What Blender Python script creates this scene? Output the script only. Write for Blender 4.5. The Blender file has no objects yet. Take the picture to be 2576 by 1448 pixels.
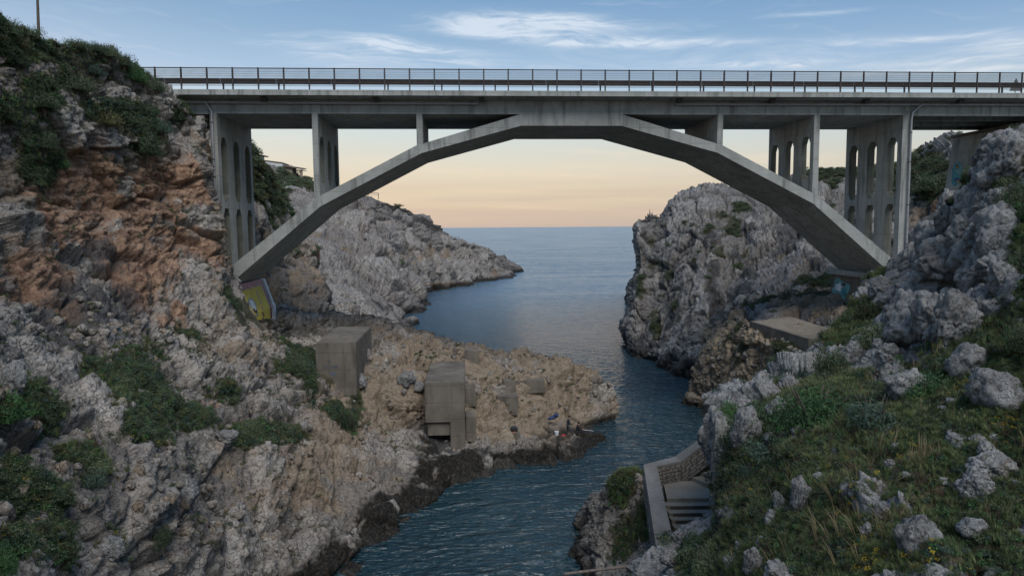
import bpy, math, random
import numpy as np
from mathutils import Vector, Matrix

sc = bpy.context.scene
COL = sc.collection
rng = np.random.default_rng(7)
random.seed(7)

# ---------------------------------------------------------------- camera
FPX = 1750.0          # focal length for a 2576 px wide picture
CAM_H = 17.0          # metres above the sea
YAW, PITCH, ROLL = math.atan(.0618), math.atan(153 / 1750), .0076
Fv = np.array([math.sin(YAW) * math.cos(PITCH), math.cos(YAW) * math.cos(PITCH), -math.sin(PITCH)])
_r = np.array([math.cos(YAW), -math.sin(YAW), 0.0]); _u = np.cross(_r, Fv)
Rv = math.cos(ROLL) * _r - math.sin(ROLL) * _u
Uv = math.sin(ROLL) * _r + math.cos(ROLL) * _u
cd = bpy.data.cameras.new('camera'); cam = bpy.data.objects.new('camera', cd); COL.objects.link(cam)
cd.sensor_width = 36.0; cd.lens = 36.0 * FPX / 2576; cd.clip_start = .1; cd.clip_end = 60000
cam.matrix_world = Matrix(((Rv[0], Uv[0], -Fv[0], 0), (Rv[1], Uv[1], -Fv[1], 0), (Rv[2], Uv[2], -Fv[2], CAM_H), (0, 0, 0, 1)))
sc.camera = cam
SUN_AZ, SUN_EL = math.radians(200), math.radians(38)   # soft dome light, see below

def un(px, py, Y=None, Z=None, X=None):
    """the place (metres) seen at a spot of the survey picture, at distance Y, height Z or side X"""
    d = Fv + (px - 1288) / FPX * Rv - (py - 724) / FPX * Uv
    t = Y / d[1] if Y is not None else ((Z - CAM_H) / d[2] if Z is not None else X / d[0])
    return d * t + np.array([0, 0, CAM_H])
def pj(P):
    D = np.asarray(P, float) - np.array([0, 0, CAM_H]); z = D @ Fv; z = np.where(np.abs(z) < .01, .01, z)
    return 1288 + FPX * (D @ Rv) / z, 724 - FPX * (D @ Uv) / z
def azel(px, py):
    d = Fv + (px - 1288) / FPX * Rv - (py - 724) / FPX * Uv; d = d / np.linalg.norm(d)
    return math.degrees(math.atan2(d[0], d[1])), math.degrees(math.asin(d[2]))

# ---------------------------------------------------------------- exposure
sc.view_settings.view_transform = 'Standard'; sc.view_settings.look = 'None'
sc.view_settings.exposure = 0.0; sc.view_settings.gamma = 1.0; sc.view_settings.use_curve_mapping = False
sc.render.engine = 'CYCLES'; sc.cycles.max_bounces = 6; sc.cycles.diffuse_bounces = 3; sc.cycles.glossy_bounces = 3

# ---------------------------------------------------------------- node helper
class NT:
    def __init__(s, tree): s.t = tree; s.n = tree.nodes; s.l = tree.links
    def new(s, ty, **kw):
        n = s.n.new(ty)
        for k, v in kw.items(): setattr(n, k, v)
        return n
    def put(s, sock, v):
        if v is None: return
        if isinstance(v, bpy.types.NodeSocket): s.l.new(v, sock)
        else:
            try: sock.default_value = v
            except Exception: sock.default_value = (*v, 1.0)
    def math(s, op, a, b=None, c=None, clamp=False):
        n = s.new('ShaderNodeMath', operation=op); n.use_clamp = clamp
        s.put(n.inputs[0], a); s.put(n.inputs[1], b); s.put(n.inputs[2], c); return n.outputs[0]
    def vmath(s, op, a, b=None):
        n = s.new('ShaderNodeVectorMath', operation=op); s.put(n.inputs[0], a); s.put(n.inputs[1], b); return n.outputs[0]
    def noise(s, vec, scale, detail=4, rough=.55, dist=0.0):
        n = s.new('ShaderNodeTexNoise'); s.put(n.inputs['Vector'], vec); n.inputs['Scale'].default_value = scale
        n.inputs['Detail'].default_value = detail; n.inputs['Roughness'].default_value = rough; n.inputs['Distortion'].default_value = dist
        return n.outputs['Fac']
    def voro(s, vec, scale, feature='F1', out='Distance'):
        n = s.new('ShaderNodeTexVoronoi', feature=feature); s.put(n.inputs['Vector'], vec); n.inputs['Scale'].default_value = scale
        return n.outputs[out]
    def ramp(s, fac, stops, interp='LINEAR'):
        n = s.new('ShaderNodeValToRGB'); s.put(n.inputs[0], fac); e = n.color_ramp.elements; n.color_ramp.interpolation = interp
        while len(e) < len(stops): e.new(.5)
        for k, (p, c) in enumerate(stops):
            e[k].position = p; e[k].color = (c, c, c, 1) if isinstance(c, (int, float)) else (*c, 1)
        return n.outputs[0]
    def smooth(s, v, a, b):
        n = s.new('ShaderNodeMapRange', interpolation_type='SMOOTHSTEP'); s.put(n.inputs['Value'], v)
        n.inputs['From Min'].default_value = a; n.inputs['From Max'].default_value = b; return n.outputs['Result']
    def mix(s, fac, a, b, mode='MIX'):
        n = s.new('ShaderNodeMix', data_type='RGBA', blend_type=mode)
        s.put(n.inputs[0], fac); s.put(n.inputs[6], a); s.put(n.inputs[7], b); return n.outputs[2]
    def scale(s, vec, sx, sy, sz):
        n = s.new('ShaderNodeMapping'); s.put(n.inputs['Vector'], vec); n.inputs['Scale'].default_value = (sx, sy, sz); return n.outputs[0]
    def sep(s, v): n = s.new('ShaderNodeSeparateXYZ'); s.put(n.inputs[0], v); return n.outputs
    def comb(s, x, y, z): n = s.new('ShaderNodeCombineXYZ'); s.put(n.inputs[0], x); s.put(n.inputs[1], y); s.put(n.inputs[2], z); return n.outputs[0]
    def attr(s, name, ty='GEOMETRY'): n = s.new('ShaderNodeAttribute', attribute_name=name, attribute_type=ty); return n.outputs['Fac']
    def bump(s, h, strength, dist, normal=None):
        n = s.new('ShaderNodeBump'); s.put(n.inputs['Height'], h); n.inputs['Strength'].default_value = strength
        n.inputs['Distance'].default_value = dist; s.put(n.inputs['Normal'], normal); return n.outputs[0]

# ---------------------------------------------------------------- sky
w = bpy.data.worlds.new('World'); sc.world = w; w.use_nodes = True
T = NT(w.node_tree); w.node_tree.nodes.clear()
gen = T.new('ShaderNodeTexCoord').outputs['Generated']
x, y, z = T.sep(T.vmath('NORMALIZE', gen))
az = T.math('MULTIPLY', T.math('ARCTAN2', x, y), 57.2958)
el = T.math('MULTIPLY', T.math('ARCSINE', z), 57.2958)
def hexc(r, g, b): return tuple((v / 255 / 12.92 if v / 255 <= .04045 else ((v / 255 + .055) / 1.055) ** 2.4) for v in (r, g, b))
SKY = [(-2, hexc(150, 150, 157)), (0, hexc(201, 182, 169)), (1.2, hexc(214, 195, 173)), (3, hexc(222, 207, 183)), (5, hexc(220, 214, 199)),
       (7.5, hexc(206, 217, 217)), (9.5, hexc(191, 210, 223)), (12, hexc(165, 193, 221)), (15, hexc(139, 174, 208)), (18.5, hexc(118, 157, 197)),
       (30, hexc(105, 144, 187)), (90, hexc(91, 128, 175))]
el01 = T.math('DIVIDE', T.math('ADD', el, 2.0), 92.0)
grad = T.ramp(el01, [((e + 2) / 92, c) for e, c in SKY])
# a touch darker to the right of the view, the far side from the set sun
side = T.smooth(az, 0.0, 55.0)
grad = T.mix(T.math('MULTIPLY', side, .34), grad, T.mix(1.0, grad, (.50, .62, .78), 'MULTIPLY'))
# high thin cirrus
wn = T.noise(T.comb(T.math('MULTIPLY', az, .10), T.math('MULTIPLY', el, .25), 0.0), 1.0, 3, .5)
el_w = T.math('ADD', T.math('ADD', el, T.math('MULTIPLY', az, .035)), T.math('MULTIPLY', T.math('SUBTRACT', wn, .5), 3.2))
streak = T.noise(T.comb(T.math('MULTIPLY', az, .16), T.math('MULTIPLY', el_w, 1.5), 3.3), 1.0, 7, .62, .5)
fine = T.noise(T.comb(T.math('MULTIPLY', az, .55), T.math('MULTIPLY', el_w, 3.0), 8.1), 1.0, 6, .6, .6)
tot = None
for (cx, cy, rx, ry, amp) in [(1180, 66, 60, 17, 1.1), (1380, 60, 190, 17, .95), (1330, 90, 200, 9, .9), (1580, 110, 260, 10, 1.2), (960, 106, 75, 13, .9), (1040, 122, 150, 10, .7), (830, 140, 110, 26, .35),
                              (1340, 48, 120, 16, .55), (1100, 150, 260, 14, .45), (1960, 162, 150, 9, .75), (1750, 150, 320, 22, .22), (2400, 92, 150, 8, .55), (2540, 112, 90, 14, .6),
                              (2480, 150, 200, 8, .7), (2500, 170, 260, 7, .8), (2120, 110, 120, 12, .25), (2050, 34, 90, 5, .35), (1540, 384, 150, 6, .5), (1900, 400, 300, 18, .35), (1150, 430, 300, 20, .3),
                              (700, 350, 150, 12, .3), (1750, 430, 300, 8, .35), (1300, 520, 260, 5, .35), (1800, 540, 300, 4, .3), (1100, 470, 200, 6, .3), (1400, 440, 260, 7, .35)]:
    a0, e0 = azel(cx, cy); k = math.degrees(1 / FPX)
    dx = T.math('DIVIDE', T.math('SUBTRACT', az, a0), rx * k); dy = T.math('DIVIDE', T.math('SUBTRACT', T.math('ADD', el, T.math('MULTIPLY', T.math('SUBTRACT', az, a0), .055)), e0), ry * k)
    q = T.math('EXPONENT', T.math('MULTIPLY', T.math('ADD', T.math('MULTIPLY', dx, dx), T.math('MULTIPLY', dy, dy)), -1.0))
    q = T.math('MULTIPLY', q, amp); tot = q if tot is None else T.math('ADD', tot, q)
cl = T.math('MULTIPLY', tot, T.math('ADD', T.smooth(streak, .34, .66), T.math('MULTIPLY', T.smooth(fine, .3, .75), .45)))
# loose veils elsewhere on the dome, so that the sky goes on outside the view
veil = T.math('MULTIPLY', T.smooth(streak, .52, .8), T.math('MULTIPLY', T.smooth(el, 3.0, 9.0), .22))
cl = T.math('MINIMUM', T.math('ADD', cl, veil), .88)
ccol = T.ramp(el01, [(0, hexc(225, 190, 165)), ((5 + 2) / 92, hexc(236, 220, 196)), ((9 + 2) / 92, hexc(222, 226, 232)), ((14 + 2) / 92, hexc(214, 226, 240)), (1, hexc(190, 206, 230))])
grad = T.mix(cl, grad, ccol)
mv = T.math('MULTIPLY', T.math('MULTIPLY', T.smooth(el, .2, 1.2), T.math('SUBTRACT', 1.0, T.smooth(el, 2.2, 4.5))), T.smooth(T.noise(T.comb(T.math('MULTIPLY', az, .05), T.math('MULTIPLY', el, 1.3), 5.0), 1.0, 5, .6), .35, .65))
grad = T.mix(T.math('MULTIPLY', mv, .45), grad, hexc(198, 178, 170))
sky = T.new('ShaderNodeTexSky', sky_type='NISHITA'); sky.sun_disc = False; sky.sun_elevation = math.radians(2.0); sky.sun_rotation = math.radians(-40)
bg = T.new('ShaderNodeBackground'); T.put(bg.inputs[0], grad); bg.inputs[1].default_value = 1.0
bg2 = T.new('ShaderNodeBackground'); T.put(bg2.inputs[0], sky.outputs[0]); bg2.inputs[1].default_value = .015
ad = T.new('ShaderNodeAddShader'); T.l.new(bg.outputs[0], ad.inputs[0]); T.l.new(bg2.outputs[0], ad.inputs[1])
T.l.new(ad.outputs[0], T.new('ShaderNodeOutputWorld').inputs[0])

sd = bpy.data.lights.new('sun', 'SUN'); sun = bpy.data.objects.new('sun', sd); COL.objects.link(sun)
sd.energy = 2.5; sd.angle = math.radians(40); sd.color = (1.0, .975, .94)
_s = Vector((.16, -.60, .78)).normalized()      # direction towards the light: the pale evening sky high behind the right bank
sun.rotation_euler = _s.to_track_quat('Z', 'Y').to_euler(); sun.location = (0, 0, 120)

# ---------------------------------------------------------------- object helpers
def tag(o, label=None, cat=None, group=None, kind=None):
    if label: o['label'] = label
    if cat: o['category'] = cat
    if group: o['group'] = group
    if kind: o['kind'] = kind
    return o
def empty(name, loc, label, cat, group=None, rz=0):
    o = bpy.data.objects.new(name, None); COL.objects.link(o); o.location = loc; o.rotation_euler = (0, 0, rz); o.empty_display_size = .3
    return tag(o, label, cat, group)
def link(name, me, mat=None, parent=None, world=True):
    o = bpy.data.objects.new(name, me); COL.objects.link(o)
    if mat is not None and len(me.materials) == 0: me.materials.append(mat)
    if parent is not None:
        o.parent = parent
        if world: o.matrix_parent_inverse = (Matrix.Translation(parent.location) @ parent.rotation_euler.to_matrix().to_4x4() @ Matrix.Diagonal((*parent.scale, 1))).inverted() if parent.parent is None else Matrix.Identity(4)
    return o
def mesh_np(name, V, Fq, smooth=True):
    """V (n,3), Fq list of index arrays of equal length rows"""
    me = bpy.data.meshes.new(name); V = np.asarray(V, np.float32); Fq = np.asarray(Fq, np.int32)
    k = Fq.shape[1]; me.vertices.add(len(V)); me.vertices.foreach_set('co', V.ravel())
    me.loops.add(Fq.size); me.loops.foreach_set('vertex_index', Fq.ravel())
    me.polygons.add(len(Fq)); me.polygons.foreach_set('loop_start', np.arange(0, Fq.size, k, dtype=np.int32))
    me.polygons.foreach_set('loop_total', np.full(len(Fq), k, np.int32))
    me.polygons.foreach_set('use_smooth', np.full(len(Fq), smooth, bool)); me.update(calc_edges=True); return me
def fattr(me, name, arr):
    a = me.attributes.new(name, 'FLOAT', 'POINT'); a.data.foreach_set('value', np.asarray(arr, np.float32))

class MB:
    """collects boxes, prisms, tubes into one mesh"""
    def __init__(s): s.v = []; s.f = []; s.sm = []
    def add(s, vs, fs, smooth=False):
        b = len(s.v); s.v += [tuple(map(float, v)) for v in vs]; s.f += [tuple(b + i for i in f) for f in fs]; s.sm += [smooth] * len(fs); return s
    def box(s, lo, hi):
        (x0, y0, z0), (x1, y1, z1) = lo, hi
        return s.hexa([(x0, y0, z0), (x1, y0, z0), (x1, y1, z0), (x0, y1, z0), (x0, y0, z1), (x1, y0, z1), (x1, y1, z1), (x0, y1, z1)])
    def hexa(s, p): return s.add(p, [(0, 3, 2, 1), (4, 5, 6, 7), (0, 1, 5, 4), (1, 2, 6, 5), (2, 3, 7, 6), (3, 0, 4, 7)])
    def prism(s, poly, axis, a, b):
        """poly: 2d points; axis 0/1/2 = extrude axis"""
        def p3(q, t): return (t, q[0], q[1]) if axis == 0 else ((q[0], t, q[1]) if axis == 1 else (q[0], q[1], t))
        n = len(poly); vs = [p3(q, a) for q in poly] + [p3(q, b) for q in poly]
        fs = [tuple(range(n))[::-1], tuple(range(n, 2 * n))] + [(i, (i + 1) % n, n + (i + 1) % n, n + i) for i in range(n)]
        return s.add(vs, fs)
    def tube(s, pts, r, n=10, caps=True):
        pts = [Vector(p) for p in pts]; rr = r if isinstance(r, (list, tuple)) else [r] * len(pts); vs = []; prev = None
        for i, p in enumerate(pts):
            d = (pts[min(i + 1, len(pts) - 1)] - pts[max(i - 1, 0)]).normalized()
            up = Vector((0, 0, 1)) if abs(d.z) < .9 else Vector((1, 0, 0))
            if prev is None: a = d.cross(up).normalized()
            else: a = (prev - d * prev.dot(d)).normalized()
            prev = a; b = d.cross(a)
            for k in range(n):
                t = 2 * math.pi * k / n; vs.append(p + (a * math.cos(t) + b * math.sin(t)) * rr[i])
        fs = [(i * n + k, i * n + (k + 1) % n, (i + 1) * n + (k + 1) % n, (i + 1) * n + k) for i in range(len(pts) - 1) for k in range(n)]
        s.add(vs, fs, True)
        if caps: s.add(vs[:n], [tuple(range(n))[::-1]]); s.add(vs[-n:], [tuple(range(n))])
        return s
    def mesh(s, name):
        me = bpy.data.meshes.new(name); me.from_pydata(s.v, [], s.f); me.polygons.foreach_set('use_smooth', s.sm); me.update()
        import bmesh
        bm = bmesh.new(); bm.from_mesh(me); bmesh.ops.recalc_face_normals(bm, faces=bm.faces); bm.to_mesh(me); bm.free(); return me
    def build(s, name, mat, parent=None): return link(name, s.mesh(name), mat, parent)

# ---------------------------------------------------------------- noise in numpy
def _hash(ix, iy, iz, k):
    h = (ix * np.int64(374761393) + iy * np.int64(668265263) + iz * np.int64(2147483647 // 7 * 2 + 1) + np.int64(k) * np.int64(1274126177)) & 0xFFFFFFFF
    h = ((h ^ (h >> 13)) * np.int64(1274126177)) & 0xFFFFFFFF; h = ((h ^ (h >> 16)) * np.int64(668265263)) & 0xFFFFFFFF
    return ((h ^ (h >> 15)) & 0xFFFFFF).astype(np.float32) / np.float32(0xFFFFFF)
def vnoise(P, k=0):
    Pf = np.floor(P); f = (P - Pf).astype(np.float32); I = Pf.astype(np.int64); f = f * f * f * (f * (f * 6 - 15) + 10); r = 0
    for dx in (0, 1):
        wx = f[:, 0] if dx else 1 - f[:, 0]
        for dy in (0, 1):
            wy = f[:, 1] if dy else 1 - f[:, 1]
            for dz in (0, 1):
                wz = f[:, 2] if dz else 1 - f[:, 2]
                r = r + wx * wy * wz * _hash(I[:, 0] + dx, I[:, 1] + dy, I[:, 2] + dz, k)
    return r * 2 - 1
def fbm(P, sc_, octv=4, k=0, gain=.5):
    r = 0; a = 1.0; P = P / sc_
    for o in range(octv): r = r + a * vnoise(P + 17.3 * o, k + o); a *= gain; P = P * 2.03
    return r
def worley(P, sc_, k=0, jit=.9):
    """F1, F2, hash of the nearest cell, offset to its centre"""
    Q = (P / sc_).astype(np.float32); B = np.floor(Q); I = B.astype(np.int64); fr = Q - B
    n = len(Q); f1 = np.full(n, 9, np.float32); f2 = np.full(n, 9, np.float32); hid = np.zeros(n, np.float32); off = np.zeros((n, 3), np.float32)
    for dx in (-1, 0, 1):
        for dy in (-1, 0, 1):
            for dz in (-1, 0, 1):
                a, b, c = I[:, 0] + dx, I[:, 1] + dy, I[:, 2] + dz
                h = _hash(a, b, c, k); h2 = (h * 977.13) % 1; h3 = (h * 7919.7) % 1
                ox = dx + .5 + (h - .5) * jit - fr[:, 0]; oy = dy + .5 + (h2 - .5) * jit - fr[:, 1]; oz = dz + .5 + (h3 - .5) * jit - fr[:, 2]
                d = ox * ox + oy * oy + oz * oz; m = d < f1
                f2 = np.where(m, f1, np.minimum(f2, d)); f1 = np.where(m, d, f1)
                hid = np.where(m, (h * 331.7) % 1, hid); off[m] = np.stack([ox, oy, oz], 1)[m]
    return np.sqrt(f1), np.sqrt(f2), hid, off

def rock_disp(P, big=1.0, s1=3.0, s2=1.0, s3=.38, a1=.9, a2=.35, a3=.12, aniso=(1, 1, 1), k=0, strata=0.0, pit=0.0):
    """block-like relief of jointed limestone; returns height along the normal and a 0..1 block hash"""
    W = np.stack([fbm(P, 2.5, 2, 50 + k), fbm(P, 2.5, 2, 60 + k), fbm(P, 2.5, 2, 70 + k)], 1) * .45
    A = (P + W) / np.array(aniso)
    h = fbm(P, 9.0, 3, 5 + k) * big
    hid0 = None; mod = np.clip(.62 + .85 * fbm(P, 5.5, 3, 77 + k), .22, 1.25); mod2 = np.clip(.65 + .9 * fbm(P, 3.1, 3, 79 + k), .15, 1.3)
    for s, a, kk in ((s1, a1, 1), (s2, a2, 2), (s3, a3, 3)):
        if a <= 0: continue
        f1, f2, hid, off = worley(A, s, kk + k)
        g = np.stack([(hid * 91.7) % 1, (hid * 57.3) % 1, (hid * 23.9) % 1], 1) - .5
        tilt = (off * g).sum(1)
        crack = np.clip((f2 - f1) / .13, 0, 1); crack = crack * crack * (3 - 2 * crack)
        a = a * (1.1 if kk == 1 else (mod if kk == 2 else mod2))
        h = h + a * ((hid - .5) * .66 + tilt * .95 - (1 - crack) * .50 - f1 * .15)
        hid0 = hid if hid0 is None else hid0
    if strata:
        q = ((P[:, 2] + .10 * P[:, 0] + .45 * fbm(P, 5.0, 2, 90) + .12 * fbm(P, .9, 2, 91)) / .85); fr = q % 1; lay = _hash(np.floor(q).astype(np.int64), np.zeros(len(P), np.int64), np.floor(P[:, 0] / 4).astype(np.int64) * 0, 7)
        h = h + strata * ((lay - .5) * .8 + np.minimum(fr / .85, (1 - fr) / .15) * .5)
    if pit:
        q = fbm(P, .55, 3, 33 + k); h = h - pit * np.clip(q - .25, 0, 1)
    h = h + np.abs(fbm(P, .9, 4, 40 + k, .6)) * -.16 + fbm(P, .3, 2, 44 + k, .6) * .045
    return h, hid0

# ---------------------------------------------------------------- lofted land forms
def cr(P, n, per):
    """Catmull-Rom along axis 0, per samples per segment"""
    P = np.asarray(P, float); Q = np.concatenate([2 * P[:1] - P[1:2], P, 2 * P[-1:] - P[-2:-1]]); out = []
    for i in range(len(P) - 1):
        a, b, c, d = Q[i], Q[i + 1], Q[i + 2], Q[i + 3]; m = per[i] if isinstance(per, (list, tuple)) else per
        for t in np.arange(m) / m: out.append(.5 * ((2 * b) + (-a + c) * t + (2 * a - 5 * b + 4 * c - d) * t * t + (-a + 3 * b - 3 * c + d) * t ** 3))
    out.append(P[-1]); return np.array(out)
TERR = []
def loft(name, cols, per_c, per_r, mat, masks, disp, label, extra=None):
    C = []
    for col in cols:
        pts = []
        for c in col:
            if c[0] == 'w': pts.append(np.array(c[1:], float))
            elif c[0] == 'o': pts.append(('o', np.array(c[1:], float)))
            elif c[0] == 'z': pts.append(un(c[1], c[2], Z=c[3]))
            else: pts.append(un(c[0], c[1], Y=c[2]))
        for i in range(len(pts) - 1, -1, -1):          # 'o' = offset from the following point, or from the previous one when last
            if isinstance(pts[i], tuple) and i + 1 < len(pts) and not isinstance(pts[i + 1], tuple): pts[i] = pts[i + 1] + pts[i][1]
        for i in range(len(pts)):
            if isinstance(pts[i], tuple): pts[i] = pts[i - 1] + pts[i][1]
        C.append(pts)
    C = np.array(C)                                    # cols, rows, 3
    G = cr(C, 0, per_c); G = np.stack([cr(g, 0, per_r) for g in G]); nc, nr = G.shape[:2]
    du = np.gradient(G, axis=0); dv = np.gradient(G, axis=1); N = np.cross(du, dv); N /= np.linalg.norm(N, axis=2, keepdims=True) + 1e-9
    for _ in range(14):
        Np = np.pad(N, ((2, 2), (2, 2), (0, 0)), mode='edge'); N = (Np[:-4, 2:-2] + Np[4:, 2:-2] + Np[2:-2, :-4] + Np[2:-2, 4:] + Np[2:-2, 2:-2]); N /= np.linalg.norm(N, axis=2, keepdims=True) + 1e-9
    P = G.reshape(-1, 3); N = N.reshape(-1, 3)
    vis = ((P - np.array([0, 0, CAM_H])) * N).sum(1)
    if np.median(np.sign(vis)) > 0: N = -N
    px, py = pj(P)
    h, hid = rock_disp(P, **disp)
    h = h - np.median(h) * .9
    M = {k: np.zeros(len(P)) for k in ('rust', 'tan', 'dark', 'veg', 'grass', 'wet', 'calm')}
    nz = {k: fbm(P, 2.2, 4, 200 + i * 7, .6) for i, k in enumerate(M)}
    for kind, cx, cy, rx, ry, amp in masks:
        M[kind] += amp * np.exp(-(((px - cx) / rx) ** 2 + ((py - cy) / ry) ** 2) ** 1.5)
    for k in M: M[k] = np.clip(M[k] * (1.0 + .9 * nz[k]) - .12 + (.10 * nz[k] if k not in ('grass', 'wet', 'calm') else 0), 0, 1)
    h = h * (1 - .55 * np.clip(M['veg'], 0, 1) - .6 * np.clip(M['grass'], 0, 1)).clip(.2, 1) * (1 - .72 * M['calm'])
    P2 = P + N * h[:, None]
    if extra is not None: P2 = extra(P2, px, py)
    i0 = np.arange(nc - 1)[:, None] * nr + np.arange(nr - 1)[None]; Fq = np.stack([i0, i0 + nr, i0 + nr + 1, i0 + 1], -1).reshape(-1, 4)
    D2 = P2.reshape(nc, nr, 3); n2 = np.cross(np.gradient(D2, axis=0), np.gradient(D2, axis=1)).reshape(-1, 3); ar = np.linalg.norm(n2, axis=1) + 1e-9
    n2 /= ar[:, None]
    if (n2 * N).sum() < 0: n2 = -n2; Fq = Fq[:, ::-1]
    me = mesh_np(name, P2, Fq, True)
    for k in ('rust', 'tan', 'dark', 'veg', 'grass', 'wet'): fattr(me, k, M[k])
    fattr(me, 'block', hid)
    o = link(name, me, mat); tag(o, label, kind='structure')
    TERR.append(dict(P=P2, N=n2, A=ar, M=M, px=px, py=py, name=name)); return o
# ---------------------------------------------------------------- materials
def mat_new(name):
    m = bpy.data.materials.new(name); m.use_nodes = True; T = NT(m.node_tree); T.n.clear()
    b = T.new('ShaderNodeBsdfPrincipled'); o = T.new('ShaderNodeOutputMaterial'); T.l.new(b.outputs[0], o.inputs[0]); return m, T, b
def plain(name, col, rough=.7, metal=0.0, var=.15, sc_=3.0, bump=0.0):
    m, T, b = mat_new(name); tc = T.new('ShaderNodeTexCoord').outputs['Object']; n = T.noise(tc, sc_, 5, .6)
    T.put(b.inputs['Base Color'], T.mix(T.smooth(n, .3, .7), tuple(c * (1 - var) for c in col), tuple(min(1, c * (1 + var)) for c in col)))
    b.inputs['Roughness'].default_value = rough; b.inputs['Metallic'].default_value = metal
    if bump: T.put(b.inputs['Normal'], T.bump(T.noise(tc, sc_ * 6, 4, .6), .5, bump))
    return m

def nzc(T, P, sc_):
    n = T.new('ShaderNodeTexNoise'); T.put(n.inputs['Vector'], P); n.inputs['Scale'].default_value = sc_; n.inputs['Detail'].default_value = 3; return n.outputs['Color']
def rock_mat(name, light=(.43, .39, .345), mid=(.20, .172, .145), far=1.0, wet=.55, tanc=(.245, .188, .132), bumpd=.05, vert=1.0):
    m, T, b = mat_new(name); P = T.new('ShaderNodeNewGeometry').outputs['Position']; x, y, z = T.sep(P)
    n1 = T.noise(P, .35 * far, 6, .62, .1); n2 = T.noise(P, 1.7 * far, 6, .65); n3 = T.noise(P, 7.0 * far, 5, .6)
    blk = T.attr('block')
    t = T.math('ADD', T.math('MULTIPLY', n1, .45), T.math('ADD', T.math('MULTIPLY', n2, .4), T.math('MULTIPLY', blk, .16)))
    c = T.mix(T.smooth(t, .38, .66), mid, light)
    # vertical run-off streaks and grey biofilm
    st = T.noise(T.scale(P, 1.6, 1.6, .16), 1.0, 5, .6, .3)
    c = T.mix(T.math('MULTIPLY', T.smooth(st, .52, .68), .62), c, (.105, .10, .098))
    n4 = T.noise(T.scale(P, 1, 1, vert), 3.2 * far, 7, .7, .1)
    c = T.mix(T.math('MULTIPLY', T.smooth(n4, .53, .66), .65), c, (.085, .082, .078))
    n6 = T.noise(P, 13.0 * far, 5, .7, .2)
    c = T.mix(T.math('MULTIPLY', T.smooth(n6, .53, .66), .50), c, tuple(v * .32 for v in mid))
    c = T.mix(T.math('MULTIPLY', T.smooth(n6, .46, .34), .35), c, tuple(min(1, v * 1.18) for v in light))
    Pw_ = T.vmath('ADD', T.scale(P, 1, 1, vert), T.vmath('MULTIPLY', T.vmath('SUBTRACT', nzc(T, P, 1.3 * far), (.5, .5, .5)), (.5, .5, .5)))
    ck = T.math('SUBTRACT', 1.0, T.smooth(T.voro(Pw_, 1.5 * far, 'DISTANCE_TO_EDGE'), .0, .045)); ck2 = T.math('SUBTRACT', 1.0, T.smooth(T.voro(Pw_, 3.9 * far, 'DISTANCE_TO_EDGE'), .0, .06))
    ckm = T.math('MULTIPLY', T.math('MAXIMUM', ck, T.math('MULTIPLY', ck2, .8)), T.smooth(n2, .42, .58))
    c = T.mix(T.math('MULTIPLY', ckm, .62), c, tuple(v * .22 for v in mid))
    n5 = T.noise(T.scale(P, 1, 1, vert), 5.2 * far, 4, .65, .3); c = T.mix(T.math('MULTIPLY', T.smooth(n5, .585, .66), .55), c, tuple(v * .25 for v in mid))
    # tan and rust
    tn = T.smooth(T.math('ADD', T.math('MULTIPLY', T.attr('tan'), .9), T.math('SUBTRACT', n2, .55)), .12, .55)
    c = T.mix(T.math('MULTIPLY', tn, .85), c, T.mix(T.smooth(n3, .35, .65), tanc, tuple(v * 1.35 for v in tanc)))
    rs = T.smooth(T.math('ADD', T.attr('rust'), T.math('MULTIPLY', T.math('SUBTRACT', T.noise(T.scale(P, 1.0, 1.0, .16), 1.2, 6, .65, .5), .5), 2.2)), .30, .85)
    c = T.mix(T.math('MULTIPLY', T.math('MULTIPLY', rs, .82), T.smooth(T.attr('rust'), .02, .3)), c, T.mix(T.smooth(n4, .38, .62), (.20, .10, .06), (.44, .275, .17)))
    ochre = T.math('MULTIPLY', T.smooth(T.noise(P, .8, 5, .7, 1.0), .60, .70), T.smooth(n3, .4, .6))
    c = T.mix(T.math('MULTIPLY', ochre, .35), c, (.36, .21, .08))
    dk = T.smooth(T.math('ADD', T.attr('dark'), T.math('MULTIPLY', T.math('SUBTRACT', n4, .5), 1.6)), .35, .85)
    c = T.mix(T.math('MULTIPLY', dk, .80), c, (.055, .055, .058))
    # thin soil, moss and lichen where plants root
    vg = T.smooth(T.math('ADD', T.attr('veg'), T.math('MULTIPLY', T.math('SUBTRACT', n2, .5), 1.3)), .30, .62)
    c = T.mix(T.math('MULTIPLY', vg, .85), c, T.mix(n3, (.025, .035, .014), (.07, .062, .03)))
    gr = T.smooth(T.math('ADD', T.attr('grass'), T.math('MULTIPLY', T.math('SUBTRACT', n2, .5), 1.1)), .30, .55)
    c = T.mix(gr, c, T.mix(T.smooth(n2, .35, .65), T.mix(n3, (.03, .042, .016), (.08, .075, .035)), T.mix(n3, (.07, .055, .035), (.15, .12, .075))))
    # algae band at the waterline
    wl = T.math('ADD', z, T.math('MULTIPLY', T.math('SUBTRACT', n1, .5), -1.6))
    wt = T.math('SUBTRACT', 1.0, T.smooth(wl, wet * .4, wet * 1.5)) if wet > 0 else T.math('MULTIPLY', n1, 0.0)
    c = T.mix(T.math('MULTIPLY', wt, .93), c, T.mix(T.smooth(n3, .4, .7), (.014, .013, .012), (.045, .036, .024)))
    c = T.mix(T.smooth(T.math('ADD', T.attr('wet'), T.math('MULTIPLY', T.math('SUBTRACT', n2, .5), 1.3)), .12, .75), c, T.mix(T.smooth(n3, .45, .7), (.016, .015, .014), (.07, .055, .038)))  # wet shore rock, with the painted shade of its undercut recesses
    T.put(b.inputs['Base Color'], c)
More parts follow.
